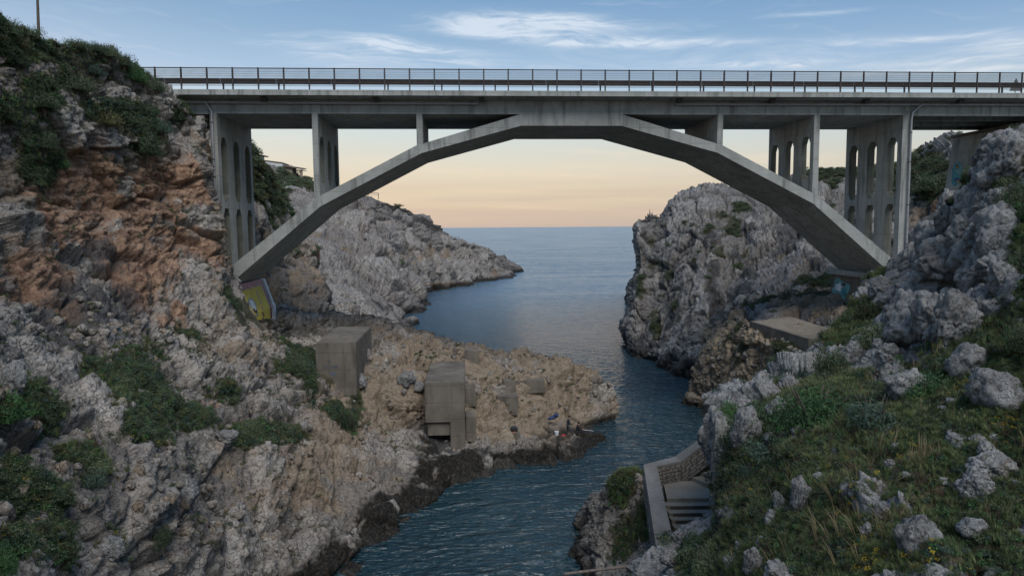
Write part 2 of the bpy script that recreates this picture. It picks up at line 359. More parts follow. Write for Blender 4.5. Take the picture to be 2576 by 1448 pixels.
    T.put(b.inputs['Roughness'], T.math('SUBTRACT', .92, T.math('MULTIPLY', wt, .45))); b.inputs['Specular IOR Level'].default_value = .25
    hh = T.math('ADD', T.math('MULTIPLY', n2, .6), T.math('ADD', T.math('MULTIPLY', n3, .35), T.math('MULTIPLY', T.smooth(T.voro(P, 4.0 * far, 'DISTANCE_TO_EDGE'), 0.0, .12), .12)))
    hh = T.math('ADD', hh, T.math('ADD', T.math('MULTIPLY', T.smooth(n5, .58, .66), -.35), T.math('MULTIPLY', ckm, -.40)))
    nb = T.bump(hh, 1.0, bumpd * 2.2); nb = T.bump(T.noise(P, 17 * far, 5, .75), 1.0, bumpd * 1.0, nb)
    T.put(b.inputs['Normal'], nb); return m
M_ROCK = rock_mat('limestone_rock')
M_POINT = rock_mat('weathered_tan_limestone', light=(.37, .305, .235), mid=(.19, .15, .108), wet=.6, tanc=(.34, .262, .178))
M_FAR = rock_mat('pale_far_limestone', light=(.50, .455, .41), mid=(.25, .225, .205), far=.6, wet=1.2, bumpd=.15, vert=.5)
M_CLIFF = rock_mat('sheer_grey_limestone', light=(.40, .375, .35), mid=(.17, .155, .142), wet=.8, bumpd=.07, vert=.38)
M_BOULDER = rock_mat('grey_boulder_rock', light=(.36, .35, .335), mid=(.18, .175, .168), far=2.0, wet=-9, bumpd=.025)

def concrete_mat(name, base=(.33, .335, .315), dark=(.20, .205, .19), pour=1.2, stain=.5):
    m, T, b = mat_new(name); P = T.new('ShaderNodeNewGeometry').outputs['Position']; x, y, z = T.sep(P)
    n1 = T.noise(P, .5, 6, .6, .3); n2 = T.noise(P, 4, 6, .65); st = T.noise(T.scale(P, 2.2, 2.2, .22), 1.0, 6, .65, .2)
    c = T.mix(T.smooth(n1, .3, .7), dark, base); c = T.mix(T.math('MULTIPLY', T.smooth(T.noise(P, .13, 4, .6), .4, .7), .45), c, tuple(v * .72 for v in base))
    c = T.mix(T.math('MULTIPLY', T.smooth(st, .48, .70), stain), c, tuple(v * .5 for v in dark))
    c = T.mix(T.math('MULTIPLY', T.smooth(n2, .55, .75), .25), c, tuple(min(1, v * 1.25) for v in base))
    zz = T.math('ADD', z, T.math('MULTIPLY', n1, .06)); fr = T.math('FRACT', T.math('DIVIDE', zz, pour))
    line = T.math('MULTIPLY', T.math('SUBTRACT', 1.0, T.smooth(T.math('ABSOLUTE', T.math('SUBTRACT', fr, .5)), 0.0, .035)), T.smooth(n2, .3, .6))
    c = T.mix(T.math('MULTIPLY', line, .45), c, tuple(v * .55 for v in dark))
    bd = T.math('FRACT', T.math('MULTIPLY', zz, 6.2)); bl = T.math('SUBTRACT', 1.0, T.smooth(T.math('ABSOLUTE', T.math('SUBTRACT', bd, .5)), 0, .09))
    T.put(b.inputs['Base Color'], c); b.inputs['Roughness'].default_value = .88; b.inputs['Specular IOR Level'].default_value = .25
    h = T.math('ADD', T.math('MULTIPLY', n2, .5), T.math('ADD', T.math('MULTIPLY', bl, -.25), T.math('MULTIPLY', line, -.8)))
    T.put(b.inputs['Normal'], T.bump(h, .6, .03)); return m
M_CONC = concrete_mat('bridge_concrete', (.40, .40, .375), (.27, .272, .25), 1.2, .8)
M_SHADED = concrete_mat('shaded_lining_concrete', (.20, .20, .165), (.12, .122, .098), 1.2, .8)
M_SOF = concrete_mat('arch_concrete', (.31, .315, .295), (.20, .205, .19), 30, .6)
M_BLOCK = concrete_mat('old_concrete', (.205, .178, .145), (.11, .095, .078), 1.25, .55)
M_STEP = concrete_mat('worn_step_concrete', (.30, .27, .225), (.19, .17, .14), 40, .3)
M_COPE = concrete_mat('coping_concrete', (.25, .232, .21), (.15, .14, .128), 40, .3)
M_RAIL = plain('rusty_dark_steel', (.055, .045, .042), .7, .3, .3, 5)
M_PIPE = plain('galvanised_pipe', (.32, .32, .33), .45, .3, .15, 4)
M_CLAMP = plain('rusty_clamp', (.10, .055, .04), .8, .2)
M_WHITEWALL = plain('white_plaster', (.62, .60, .57), .9, 0, .12, 1.5)
M_ROOF = plain('brown_roof_tiles', (.12, .085, .065), .9, 0, .3, 3)
M_STONEW = plain('tan_stone_masonry', (.34, .28, .21), .9, 0, .3, 4, .02)
M_WOOD = plain('weathered_wood', (.16, .13, .105), .85, 0, .3, 8, .01)
M_TRUNK = plain('grey_bark', (.10, .08, .062), .9, 0, .35, 9, .02)
M_STONE = rock_mat('wall_stone', light=(.42, .38, .33), mid=(.24, .21, .18), far=2.5, wet=-9, bumpd=.015)
M_MORTAR = plain('wall_mortar', (.10, .085, .07), .95, 0, .3, 6, .02)
M_ASPH = plain('road_asphalt', (.05, .05, .052), .9, 0, .2, 8)

def leaf_mat(name, a, b_, c_, spec=.3):
    m, T, b = mat_new(name)
    rnd = T.attr('tint', 'INSTANCER'); P = T.new('ShaderNodeNewGeometry').outputs['Position']
    lf = T.attr('leaf'); n = T.noise(P, .8, 4, .65)
    t = T.math('ADD', T.math('MULTIPLY', rnd, .5), T.math('ADD', T.math('MULTIPLY', lf, .45), T.math('MULTIPLY', T.math('SUBTRACT', n, .5), 1.6)))
    c = T.ramp(t, [(.05, a), (.5, b_), (.98, c_)])
    T.put(b.inputs['Base Color'], c); b.inputs['Roughness'].default_value = .6; b.inputs['Specular IOR Level'].default_value = spec
    tr = T.new('ShaderNodeBsdfTranslucent'); T.put(tr.inputs[0], c); mx = T.new('ShaderNodeMixShader'); mx.inputs[0].default_value = .22
    T.l.new(b.outputs[0], mx.inputs[1]); T.l.new(tr.outputs[0], mx.inputs[2]); T.l.new(mx.outputs[0], T.n['Material Output'].inputs[0]); return m
L_DARK = leaf_mat('dark_scrub_leaf', (.036, .056, .032), (.080, .112, .058), (.15, .185, .095))
L_OLIVE = leaf_mat('olive_scrub_leaf', (.040, .048, .022), (.085, .092, .038), (.15, .145, .06))
L_GREEN = leaf_mat('spurge_leaf', (.030, .066, .026), (.060, .135, .045), (.12, .22, .075))
L_BLUE = leaf_mat('blue_green_leaf', (.030, .052, .040), (.055, .090, .065), (.10, .15, .11))
L_GRASS = leaf_mat('grass_blade', (.055, .080, .030), (.12, .155, .058), (.22, .235, .105))
L_YEL = leaf_mat('yellow_flower', (.16, .13, .02), (.30, .23, .03), (.45, .34, .04))
L_BROWN = leaf_mat('dry_twig', (.05, .032, .024), (.09, .058, .04), (.14, .10, .065))

# ---------------------------------------------------------------- sea
def sea():
    m, T, b = mat_new('sea_water'); P = T.new('ShaderNodeNewGeometry').outputs['Position']; x, y, z = T.sep(P)
    b.inputs['IOR'].default_value = 1.52; b.inputs['Specular IOR Level'].default_value = .5
    n = T.noise(P, .04, 3, .5)
    T.put(b.inputs['Base Color'], T.mix(T.smooth(y, 70.0, 190.0), T.mix(T.smooth(n, .35, .65), (.008, .027, .036), (.012, .040, .050)), (.062, .108, .150)))  # paler blue far out: reflected sky painted into the water colour
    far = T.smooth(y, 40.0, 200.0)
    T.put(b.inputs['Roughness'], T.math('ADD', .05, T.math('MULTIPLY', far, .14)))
    h1 = T.noise(T.scale(P, .42, 1.05, 1), 1.0, 3, .55, .7)
    h2 = T.noise(T.scale(P, 1.5, 3.2, 1), 1.0, 4, .55, .5)
    h = T.math('ADD', T.math('MULTIPLY', T.smooth(h1, .25, .75), .36), T.math('MULTIPLY', T.smooth(h2, .25, .75), .20))
    nb = T.bump(T.math('MULTIPLY', h, T.math('SUBTRACT', 1.0, T.math('MULTIPLY', far, .8))), 1.0, .55)
    # wavelets too small to resolve far out: slopes taken straight from a noise field
    nz = T.new('ShaderNodeTexNoise'); T.put(nz.inputs['Vector'], T.scale(P, .5, 1.3, 1)); nz.inputs['Scale'].default_value = 1.0; nz.inputs['Detail'].default_value = 3
    big = T.noise(T.scale(P, .012, .05, 1), 1.0, 3, .6, .4)
    band = T.smooth(big, .38, .62)
    amp = T.math('MULTIPLY', far, T.math('ADD', .22, T.math('MULTIPLY', band, .22)))
    sl = T.vmath('SUBTRACT', nz.outputs['Color'], (.5, .5, .5)); sx_, sy_, sz_ = T.sep(sl)
    add = T.comb(T.math('MULTIPLY', sx_, T.math('MULTIPLY', amp, 2.0)), T.math('SUBTRACT', T.math('MULTIPLY', sy_, amp), T.math('ADD', .055, T.math('MULTIPLY', far, T.math('ADD', .012, T.math('MULTIPLY', band, .045))))), 0.0)
    T.put(b.inputs['Normal'], T.vmath('NORMALIZE', T.vmath('ADD', nb, add)))
    return m
M_SEA = sea()
# the water as one sheet, fine near the cove, out to the horizon
yy = np.concatenate([np.linspace(-60, 10, 8), np.arange(12, 110, .22), np.geomspace(110.5, 40000, 160)])
tt = np.linspace(-1, 1, 420)
Y, Tt = np.meshgrid(yy, tt, indexing='ij'); Wd = np.where(Y < 110, 75, 75 + (Y - 110) * 1.35); X = 8 + Tt * Wd
Pw = np.stack([X, Y, np.zeros_like(X)], -1).reshape(-1, 3); amp = np.clip(1 - (Pw[:, 1] - 50) / 52, 0, 1) * (Pw[:, 1] > 12)
Q = np.stack([Pw[:, 0] * .55, Pw[:, 1] * 1.1, np.zeros(len(Pw))], 1)
Pw[:, 2] = (fbm(Q, 1.0, 3, 400, .5) * .06 + fbm(Q, 4.0, 2, 410) * .05) * amp
nr = len(tt); i0 = np.arange(len(yy) - 1)[:, None] * nr + np.arange(nr - 1)[None]
me = mesh_np('sea', Pw, np.stack([i0, i0 + 1, i0 + nr + 1, i0 + nr], -1).reshape(-1, 4), True)
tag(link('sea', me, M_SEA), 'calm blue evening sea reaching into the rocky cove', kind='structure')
me = mesh_np('seabed', np.array([[-60000, -3000, -14], [60000, -3000, -14], [60000, 60000, -14], [-60000, 60000, -14]]), [[0, 1, 2, 3]])
tag(link('seabed', me, plain('dark_sand', (.05, .06, .05))), 'dark seabed under the water', kind='structure')

# ---------------------------------------------------------------- land
V = 'veg'; G_ = 'grass'
left_masks = [
 ('rust', 180, 420, 90, 60, .6), ('rust', 30, 480, 60, 80, .6), ('rust', 480, 500, 50, 120, .55), ('rust', 540, 650, 40, 60, .5), ('rust', 200, 800, 120, 40, .5), ('rust', 600, 860, 80, 40, .35), ('rust', 760, 1230, 90, 40, .4), ('rust', 560, 1000, 100, 40, .3),
 ('rust', 250, 560, 150, 190, .95), ('rust', 60, 600, 90, 120, .6), ('rust', 420, 560, 110, 180, .55), ('rust', 330, 470, 120, 60, .6), ('rust', 380, 700, 90, 60, .8), ('rust', 60, 720, 120, 60, .6), ('rust', 470, 790, 60, 40, .5),
 ('rust', 520, 390, 30, 60, .5), ('tan', 540, 600, 60, 170, .8), ('tan', 250, 480, 260, 120, .5), ('tan', 80, 470, 120, 100, .6), ('tan', 520, 380, 40, 100, .6),
 ('tan', 700, 1250, 200, 120, .55), ('tan', 560, 1150, 120, 60, .3), ('tan', 860, 1100, 160, 150, .5), ('tan', 640, 850, 140, 80, .45),
 ('dark', 250, 720, 130, 110, .8), ('dark', 390, 480, 25, 90, .9), ('dark', 120, 800, 150, 60, .55), ('dark', 300, 850, 200, 70, .45), ('dark', 340, 370, 60, 30, .3),
 ('dark', 1070, 1110, 60, 45, 1.0), ('wet', 1040, 1255, 110, 42, 1.4), ('wet', 950, 1320, 90, 45, 1.4), ('wet', 880, 1390, 80, 60, 1.4), ('wet', 800, 1460, 110, 50, 1.4), ('wet', 1100, 1200, 80, 40, 1.3), ('wet', 1070, 1115, 45, 40, 1.2), ('wet', 1160, 1180, 60, 22, 1.2), ('wet', 1300, 1150, 120, 16, 1.3), ('wet', 1420, 1135, 80, 16, 1.2), ('wet', 1500, 1105, 50, 18, 1.1), ('calm', 1125, 1110, 60, 50, 1.3), ('calm', 1290, 1100, 50, 40, 1.0), ('calm', 1310, 975, 90, 60, .9), ('calm', 1185, 1020, 30, 90, .8), ('calm', 1430, 1082, 65, 34, 1.3), ('calm', 640, 790, 60, 50, .8),  # wet shore rock; shade of its undercut recesses painted in too
 (V, 40, 60, 90, 45, 1.2), (V, 130, 110, 110, 40, 1.2), (V, 230, 115, 90, 25, 1.2), (V, 300, 140, 70, 40, 1.1), (V, 360, 190, 60, 30, 1.1), (V, 30, 120, 70, 50, .9), (V, 270, 170, 60, 30, .5),
 (V, 200, 190, 80, 40, .9), (V, 130, 235, 80, 40, 1.1), (V, 260, 280, 80, 35, 1.0), (V, 360, 330, 60, 45, 1.1), (V, 400, 300, 60, 40, .9), (V, 440, 275, 40, 25, .7), (V, 40, 240, 50, 50, .6),
 (V, 110, 350, 50, 80, .8), (V, 110, 430, 50, 50, .7), (V, 30, 290, 40, 40, .5), (V, 150, 400, 40, 40, .6), (V, 200, 500, 30, 30, .3),
 (V, 320, 990, 80, 55, 1.2), (V, 390, 1060, 110, 55, 1.3), (V, 330, 1110, 70, 40, 1.0), (V, 470, 1050, 60, 30, .9), (V, 250, 940, 60, 50, .9), (V, 660, 1090, 100, 35, .9), (V, 560, 980, 70, 40, .5),
 (V, 40, 1020, 80, 50, 1.0), (V, 120, 1050, 60, 40, .7), (V, 60, 1190, 90, 60, .8), (V, 130, 1250, 90, 50, .7), (V, 200, 1370, 130, 60, .8), (V, 40, 1380, 70, 60, .8), (V, 190, 1130, 60, 40, .5), (V, 400, 1330, 50, 50, .7), (V, 250, 1180, 60, 60, .5),
 (V, 750, 910, 70, 40, .9), (V, 700, 860, 60, 30, .5), (V, 800, 960, 50, 30, .6), (V, 870, 1020, 40, 40, .9), (V, 890, 1060, 25, 40, .8), (V, 800, 1010, 50, 30, .6), (V, 620, 780, 40, 40, .7), (V, 560, 740, 30, 30, .5),
 (V, 470, 640, 60, 50, .35), (V, 350, 900, 150, 60, .3), (V, 100, 960, 60, 40, .4), (V, 790, 910, 30, 12, .8), (V, 660, 810, 40, 25, .7), (V, 450, 850, 150, 60, .25)]
LEFT = [
 [('o', -9, 12, -2), (-300, -80, 29), (-300, 80, 27), (-300, 250, 25.5), (-300, 420, 24), (-300, 600, 21), (-300, 780, 17), (-300, 1000, 13.5), (-300, 1250, 11), (-300, 1600, 9), ('o', 1, -3, -5)],
 [('o', -4, 12, -2), (0, 42, 34), (0, 130, 33), (0, 260, 31.5), (0, 420, 31), (0, 600, 29), (0, 760, 25), (0, 950, 20), (0, 1180, 16.5), (0, 1520, 13.5), ('o', 1, -3, -5)],
 [('o', -3, 13, -2), (130, 102, 38), (130, 175, 37), (130, 300, 36), (130, 450, 36), (130, 620, 34.5), (130, 770, 30), (140, 960, 24.5), (150, 1200, 20), (170, 1520, 17), ('o', 1, -3, -5)],
 [('o', -2, 13, -2), (290, 138, 43), (290, 210, 42), (290, 320, 41), (290, 460, 41), (290, 620, 39.5), (300, 760, 35), (320, 950, 29), (340, 1180, 24.5), (370, 1520, 22), ('o', 1, -3, -5)],
 [('o', -2, 10, -1), (415, 235, 48), (420, 290, 47), (425, 370, 46), (425, 480, 45.5), (430, 620, 44.5), (450, 770, 40.5), (470, 950, 35), (510, 1180, 30.5), (640, 1500, 28), ('o', 1, -3, -5)],
 [('o', -4, 6, 0), (478, 300, 50), (500, 352, 49.5), (508, 420, 49), (520, 500, 48), (540, 610, 47.2), (562, 748, 45), (610, 940, 39.5), (680, 1200, 34.5), ('z', 800, 1500, .1), ('o', 1.5, .5, -3)],
 [('o', -5, 6, 0), ('o', -1, 3, .3), ('o', -1.5, 3.5, .5), ('o', -1, 3.5, .3), (512, 500, 53), (550, 600, 52), (618, 778, 49.5), (700, 940, 44), (790, 1180, 39), ('z', 880, 1415, .1), ('o', 2, .5, -3)],
 [('w', -24, 64, 14), ('w', -24, 62, 13.5), ('w', -23, 60.5, 12.5), ('w', -21, 59.0, 11.5), ('w', -18.5, 57.5, 10.6), ('w', -16.8, 55.2, 9.9), (690, 848, 52), (790, 955, 47.5), (880, 1110, 43.5), ('z', 985, 1330, .1), ('o', 2, .3, -3)],
 [('w', -22, 76, 8), ('w', -20, 73, 9), ('w', -18, 70, 9.3), ('w', -16.5, 67, 9.2), ('w', -15, 63, 9), (720, 850, 60), (780, 868, 55), (880, 980, 51), (980, 1105, 47), ('z', 1108, 1258, .1), ('o', 2, .3, -3)],
 [('w', -10, 86, -3), ('w', -10, 82, 1), ('w', -10.5, 76, 5), ('w', -10.5, 70, 8), ('w', -10, 66, 8.4), (905, 850, 62), (940, 885, 57), (1000, 985, 52), (1065, 1085, 51.0), ('z', 1150, 1205, .1), ('o', 1, -1.5, -3)],
 [('w', -4, 84, -3), ('w', -4, 80, 0), ('w', -4.2, 75, 4), ('w', -4.3, 69, 6.2), ('w', -4.4, 64, 6.5), (1060, 872, 61), (1085, 915, 57.5), (1150, 1000, 54), (1190, 1090, 51.3), ('z', 1245, 1170, .1), ('o', .5, -2, -3)],
 [('w', 0.5, 80, -3), ('w', .5, 77, 0), ('w', .2, 73, 2.5), ('w', .2, 68, 5), ('w', .2, 64.5, 5.4), (1190, 892, 62), (1210, 940, 59), (1245, 1010, 55.5), (1285, 1085, 52.3), ('z', 1340, 1160, .1), ('o', .2, -2, -3)],
 [('w', 5, 78, -3), ('w', 5, 75, 0), ('w', 4.8, 72, 2.2), ('w', 4.6, 68, 4.1), ('w', 4.5, 65.5, 4.6), (1330, 908, 63), (1345, 960, 60), (1360, 1030, 57.2), (1380, 1082, 54), ('z', 1415, 1150, .1), ('o', 0, -2, -3)],
 [('w', 9, 76, -3), ('w', 9, 74, 0), ('w', 8.7, 71, 2), ('w', 8.5, 68, 3.7), ('w', 8.3, 65.6, 4.0), (1430, 922, 63), (1442, 962, 61), (1455, 1035, 58.5), (1462, 1088, 54.6), ('z', 1482, 1128, .1), ('o', 0, -2, -3)],
 [('w', 11.5, 73, -3), ('w', 11.3, 71, 0), ('w', 11, 69, 1.5), ('w', 10.8, 66.5, 2.8), ('w', 10.6, 64.6, 3.0), (1492, 950, 62.5), (1510, 988, 61.2), (1520, 1030, 59.5), (1526, 1070, 57.6), ('z', 1532, 1100, .0), ('o', .6, -1.5, -3)],
 [('w', 13.5, 68, -3), ('w', 13.3, 67, -1.5), ('w', 13.2, 66, -.8), ('w', 13.1, 65, -.3), ('w', 12.8, 64, .6), ('w', 12.8, 62.8, .8), ('w', 12.8, 61.5, .6), ('w', 12.8, 60, .2), ('w', 12.7, 58.5, -.3), ('w', 12.6, 57.0, -1), ('w', 12.6, 56, -3)],
]
loft('rocky_cliff', LEFT, 42, [10, 36, 40, 44, 44, 44, 46, 50, 50, 10], M_ROCK, left_masks + [('tan', 1150, 960, 300, 120, 1.0), ('tan', 1350, 1000, 200, 130, 1.0), ('tan', 1080, 870, 150, 60, .8), ('dark', 1300, 1140, 250, 30, .9)],
     dict(big=.55, s1=3.0, s2=1.0, s3=.34, a1=.95, a2=.45, a3=.20, aniso=(1, 1, 1.0), k=1, pit=.35, strata=.34),
     'tan and grey limestone cliff of the left bank running out to a low rocky point')

h1m = [('tan', 690, 700, 120, 130, .8), ('rust', 790, 660, 30, 100, .5), ('dark', 650, 650, 30, 150, .6), (V, 680, 450, 50, 60, 1.3), (V, 700, 540, 40, 50, 1.2), (V, 640, 420, 60, 60, 1.2), (V, 735, 610, 30, 40, .5),
       (V, 812, 670, 16, 40, .9), ('dark', 830, 760, 60, 50, .8), ('tan', 750, 830, 120, 40, .8)]
H1 = [
 [('o', -8, 12, 0), (400, 250, 66), (420, 420, 64), (450, 600, 63), (470, 760, 61), (500, 870, 57), ('o', 0, -2, -5)],
 [('o', -8, 12, 0), (530, 275, 72), (545, 460, 67), (550, 610, 65), (570, 760, 62), (590, 870, 58), ('o', 0, -2, -5)],
 [('o', -8, 12, 0), (638, 392, 78), (645, 480, 74), (650, 600, 70), (668, 720, 66.5), (690, 855, 63.5), ('o', 0, -2, -5)],
 [('o', -8, 12, 0), (695, 470, 86), (700, 560, 82), (705, 640, 77), (718, 740, 71), (740, 862, 65), ('o', 0, -2, -5)],
 [('o', -8, 12, 0), (745, 580, 91), (752, 640, 88), (762, 700, 80), (775, 780, 73), (800, 868, 67), ('o', 0, -2, -5)],
 [('o', -5, 9, 0), (785, 622, 95), (800, 680, 90), (803, 740, 84), (815, 800, 78), (860, 860, 72), ('o', 0, -2, -5)],
 [('o', -4, 6, 0), (745, 640, 106), (760, 690, 104), (775, 740, 101), (790, 800, 96), (830, 860, 90), ('o', 0, 2, -5)],
]
loft('gorge_wall', H1, 50, [8, 44, 44, 44, 44, 8], M_ROCK, h1m, dict(big=.8, s1=4.0, s2=1.5, s3=.6, a1=1.5, a2=.6, a3=.25, aniso=(1, 1, 1.6), k=11, pit=.3),
     'brown limestone gorge wall with scrub behind the left bridge pier')
h2m = [(V, 760, 460, 60, 22, .8), (V, 720, 450, 40, 20, .7), (V, 850, 485, 30, 18, .6), (V, 700, 500, 40, 40, .6), ('tan', 850, 600, 150, 60, .35), ('tan', 1080, 640, 120, 30, .45), ('rust', 1000, 560, 60, 20, .25), ('rust', 930, 540, 50, 30, .25), ('dark', 980, 740, 80, 40, .6), ('dark', 920, 800, 70, 40, .5), ('dark', 1250, 670, 40, 30, .6), ('dark', 1180, 650, 60, 20, .4), ('rust', 1240, 690, 12, 14, 1.0), ('tan', 1130, 715, 60, 10, 1.2)]
H2 = [
 [('o', -60, 40, 0), (560, 395, 210), (590, 480, 175), (620, 560, 145), (650, 660, 125), (680, 760, 106), (700, 890, 96), ('o', 0, -5, -6)],
 [('o', -20, 60, -2), (650, 418, 205), (670, 485, 172), (700, 570, 143), (725, 670, 122), (750, 770, 104), (780, 890, 94), ('o', 0, -5, -6)],
 [('o', 0, 50, -3), (725, 440, 200), (735, 500, 168), (760, 580, 142), (790, 680, 122), (820, 780, 105), ('z', 880, 895, 0), ('o', 3, -5, -6)],
 [('o', 5, 50, -4), (795, 468, 190), (805, 530, 165), (835, 610, 145), (865, 700, 127), (905, 790, 109), ('z', 955, 875, 0), ('o', 5, -5, -6)],
 [('o', 5, 50, -5), (862, 480, 180), (870, 530, 165), (890, 610, 150), (930, 700, 135), (972, 780, 119), ('z', 1018, 848, 0), ('o', 5, -3, -6)],
 [('o', 10, 50, -5), (935, 495, 175), (938, 540, 168), (950, 610, 158), (975, 690, 147), (998, 750, 137), ('z', 1015, 803, 0), ('o', 6, -3, -6)],
 [('o', 10, 40, -6), (1000, 525, 190), (1005, 570, 185), (1015, 620, 178), (1035, 680, 168), (1052, 730, 158), ('z', 1064, 768, 0), ('o', 6, -3, -6)],
 [('o', 10, 40, -6), (1060, 568, 205), (1065, 600, 200), (1075, 640, 195), (1088, 680, 188), (1088, 712, 182), ('z', 1076, 741, 0), ('o', 3, -6, -6)],
 [('o', 12, 36, -7), (1130, 605, 222), (1135, 628, 218), (1140, 652, 212), (1150, 680, 205), (1158, 702, 201), ('z', 1164, 722, 0), ('o', 3, -6, -6)],
 [('o', 12, 30, -7), (1190, 613, 236), (1192, 635, 232), (1195, 657, 227), (1196, 676, 222), (1198, 692, 218), ('z', 1204, 709, 0), ('o', 3, -6, -6)],
 [('o', 12, 26, -6), (1240, 637, 244), (1243, 653, 241), (1246, 670, 237), (1248, 684, 234), (1249, 695, 230), ('z', 1252, 704, 0), ('o', 3, -6, -6)],
 [('o', 10, 20, -4), (1268, 662, 248), (1272, 672, 246), (1276, 681, 244), (1280, 687, 242), (1283, 692, 241), ('z', 1290, 697, -.3), ('o', 3, -4, -6)],
 [('w', 26, 268, -5), ('w', 22, 262, -4), ('w', 20, 258, -4), ('w', 19, 254, -4), ('w', 18.5, 251, -4), ('w', 18.5, 249, -4), ('w', 19, 247, -5), ('w', 19, 246, -6)],
]
loft('headland', H2, 34, [8, 28, 28, 30, 30, 28, 8], M_FAR, h2m, dict(big=1.4, s1=8.0, s2=3.0, s3=1.1, a1=2.2, a2=1.35, a3=.7, aniso=(1, 1, 1.2), k=21, pit=.3),
     'pale rocky headland sloping down to the sea behind the bridge')
r1m = [(V, 1940, 765, 70, 26, 1.3), (V, 2040, 735, 60, 16, 1.0), ('dark', 1680, 760, 14, 160, .8), ('dark', 1740, 700, 12, 150, .8), ('dark', 1800, 800, 16, 160, .9), ('dark', 1620, 780, 14, 80, .6), ('dark', 1850, 880, 30, 90, .8), (V, 1640, 640, 14, 60, .45), (V, 1740, 560, 30, 14, .6), (V, 1700, 790, 16, 40, .7), (V, 1650, 820, 14, 40, .6), (V, 1820, 560, 40, 30, .9), (V, 1750, 640, 20, 40, .6), (V, 1610, 700, 12, 50, .6), (V, 1780, 860, 14, 40, .5), (V, 2080, 700, 60, 20, .7), ('dark', 2000, 580, 60, 60, .7), ('dark', 1600, 860, 60, 30, .9), ('dark', 1700, 930, 100, 40, .9), ('dark', 1850, 650, 60, 200, .35), ('dark', 1780, 640, 20, 130, .6), ('dark', 1960, 600, 120, 90, .45), ('dark', 1870, 760, 40, 120, .6), ('tan', 2000, 660, 130, 110, .35), ('tan', 2060, 760, 120, 40, 1.1), ('dark', 2060, 660, 60, 50, .5), ('rust', 1860, 700, 50, 90, .35), ('rust', 2020, 620, 80, 60, .2),
       (V, 2150, 440, 200, 30, .9), (V, 1810, 585, 50, 20, .8), (V, 1840, 640, 50, 40, .5), (V, 1690, 650, 30, 60, .35), (V, 1780, 700, 30, 60, .3), (V, 1720, 590, 20, 40, .3), (V, 2060, 440, 60, 20, .8), (V, 2340, 440, 100, 60, 1.3), (V, 2280, 420, 60, 40, 1.2), (V, 1870, 520, 30, 20, .6), (V, 2030, 700, 50, 20, .4), ('tan', 2330, 530, 80, 40, 1.3), ('rust', 2330, 515, 60, 20, .5), (V, 2100, 520, 30, 30, .5), ('dark', 2100, 560, 40, 60, .7), (V, 1660, 720, 18, 60, .3)]
R1 = [
 [('w', 42, 175, 4), ('w', 40, 170, 2), ('w', 38, 165, 0), ('w', 36, 160, -2), ('w', 35, 155, -3), ('w', 34, 152, -3), ('w', 34, 150, -4), ('w', 34, 148, -8)],
 [('o', 5, 20, -2), (1640, 562, 132), (1632, 610, 130), (1630, 680, 128), (1615, 750, 124), (1610, 810, 120), (1612, 850, 117), ('o', 0, 0, -6)],
 [('o', 5, 12, -1), (1606, 562, 105), (1596, 610, 103), (1597, 680, 101), (1583, 760, 98), (1578, 830, 96), ('z', 1580, 886, 0), ('o', 0, 1, -6)],
 [('o', 5, 12, -1), (1645, 552, 104), (1642, 620, 100), (1640, 700, 97), (1632, 780, 94), (1628, 850, 91), ('z', 1640, 908, 0), ('o', 0, 2, -6)],
 [('o', 5, 12, -1), (1697, 500, 104), (1700, 580, 98), (1700, 670, 94), (1695, 770, 89), (1690, 860, 85.5), ('z', 1705, 940, 0), ('o', 0, 2, -6)],
 [('o', 5, 12, -1), (1760, 474, 104), (1765, 560, 96), (1765, 660, 90), (1765, 780, 83), (1765, 880, 78), ('z', 1775, 972, 0), ('o', 0, 3, -6)],
 [('o', 5, 12, -1), (1840, 472, 104), (1840, 560, 96), (1840, 660, 89), (1835, 780, 81), (1830, 880, 75), ('z', 1840, 1000, 0), ('o', 0, 3, -6)],
 [('o', 5, 12, -1), (1930, 462, 103), (1930, 560, 93), (1930, 660, 86), (1930, 765, 68), (1925, 815, 61.5), (1905, 900, 59), ('o', 0, 0, -6)],
 [('o', 5, 12, -1), (2060, 438, 100), (2050, 540, 90), (2040, 640, 80), (2040, 735, 67), (2035, 785, 60.5), (2010, 900, 54), ('o', 0, 0, -6)],
 [('o', 5, 12, -1), (2180, 425, 98), (2170, 540, 86), (2155, 640, 77), (2155, 710, 67), (2140, 770, 58), (2100, 880, 50), ('o', 0, 0, -6)],
 [('o', 5, 12, -1), (2300, 408, 92), (2295, 500, 82), (2295, 590, 74), (2295, 680, 66), (2280, 760, 58), (2220, 900, 52), ('o', 0, 0, -6)],
 [('o', 5, 12, 1), (2400, 365, 84), (2390, 470, 76), (2390, 560, 70), (2390, 650, 64), (2380, 740, 57), (2350, 880, 50), ('o', 0, 0, -6)],
 [('o', 5, 12, 1), (2540, 345, 76), (2520, 450, 72), (2510, 540, 68), (2500, 640, 62), (2500, 740, 55), (2480, 880, 48), ('o', 0, 0, -6)],
 [('o', 5, 12, 1), (2800, 325, 74), (2780, 450, 70), (2770, 540, 66), (2760, 640, 60), (2750, 740, 54), (2750, 880, 47), ('o', 0, 0, -6)],
]
loft('sea_cliff', R1, 40, [8, 40, 44, 44, 44, 44, 8], M_CLIFF, r1m, dict(big=.9, s1=3.4, s2=1.3, s3=.5, a1=1.15, a2=.62, a3=.28, aniso=(.85, .85, 3.4), k=31, pit=.25),
     'grey and brown limestone sea cliff on the right bank beyond the arch')
r2m = [('tan', 1850, 940, 100, 130, 1.1), ('tan', 2000, 800, 150, 60, 1.2), (V, 1860, 870, 25, 60, .8), (V, 1960, 890, 40, 40, .8), (V, 1995, 910, 40, 50, .9), (V, 1830, 860, 15, 30, .7), ('dark', 1775, 1080, 40, 60, .9)]
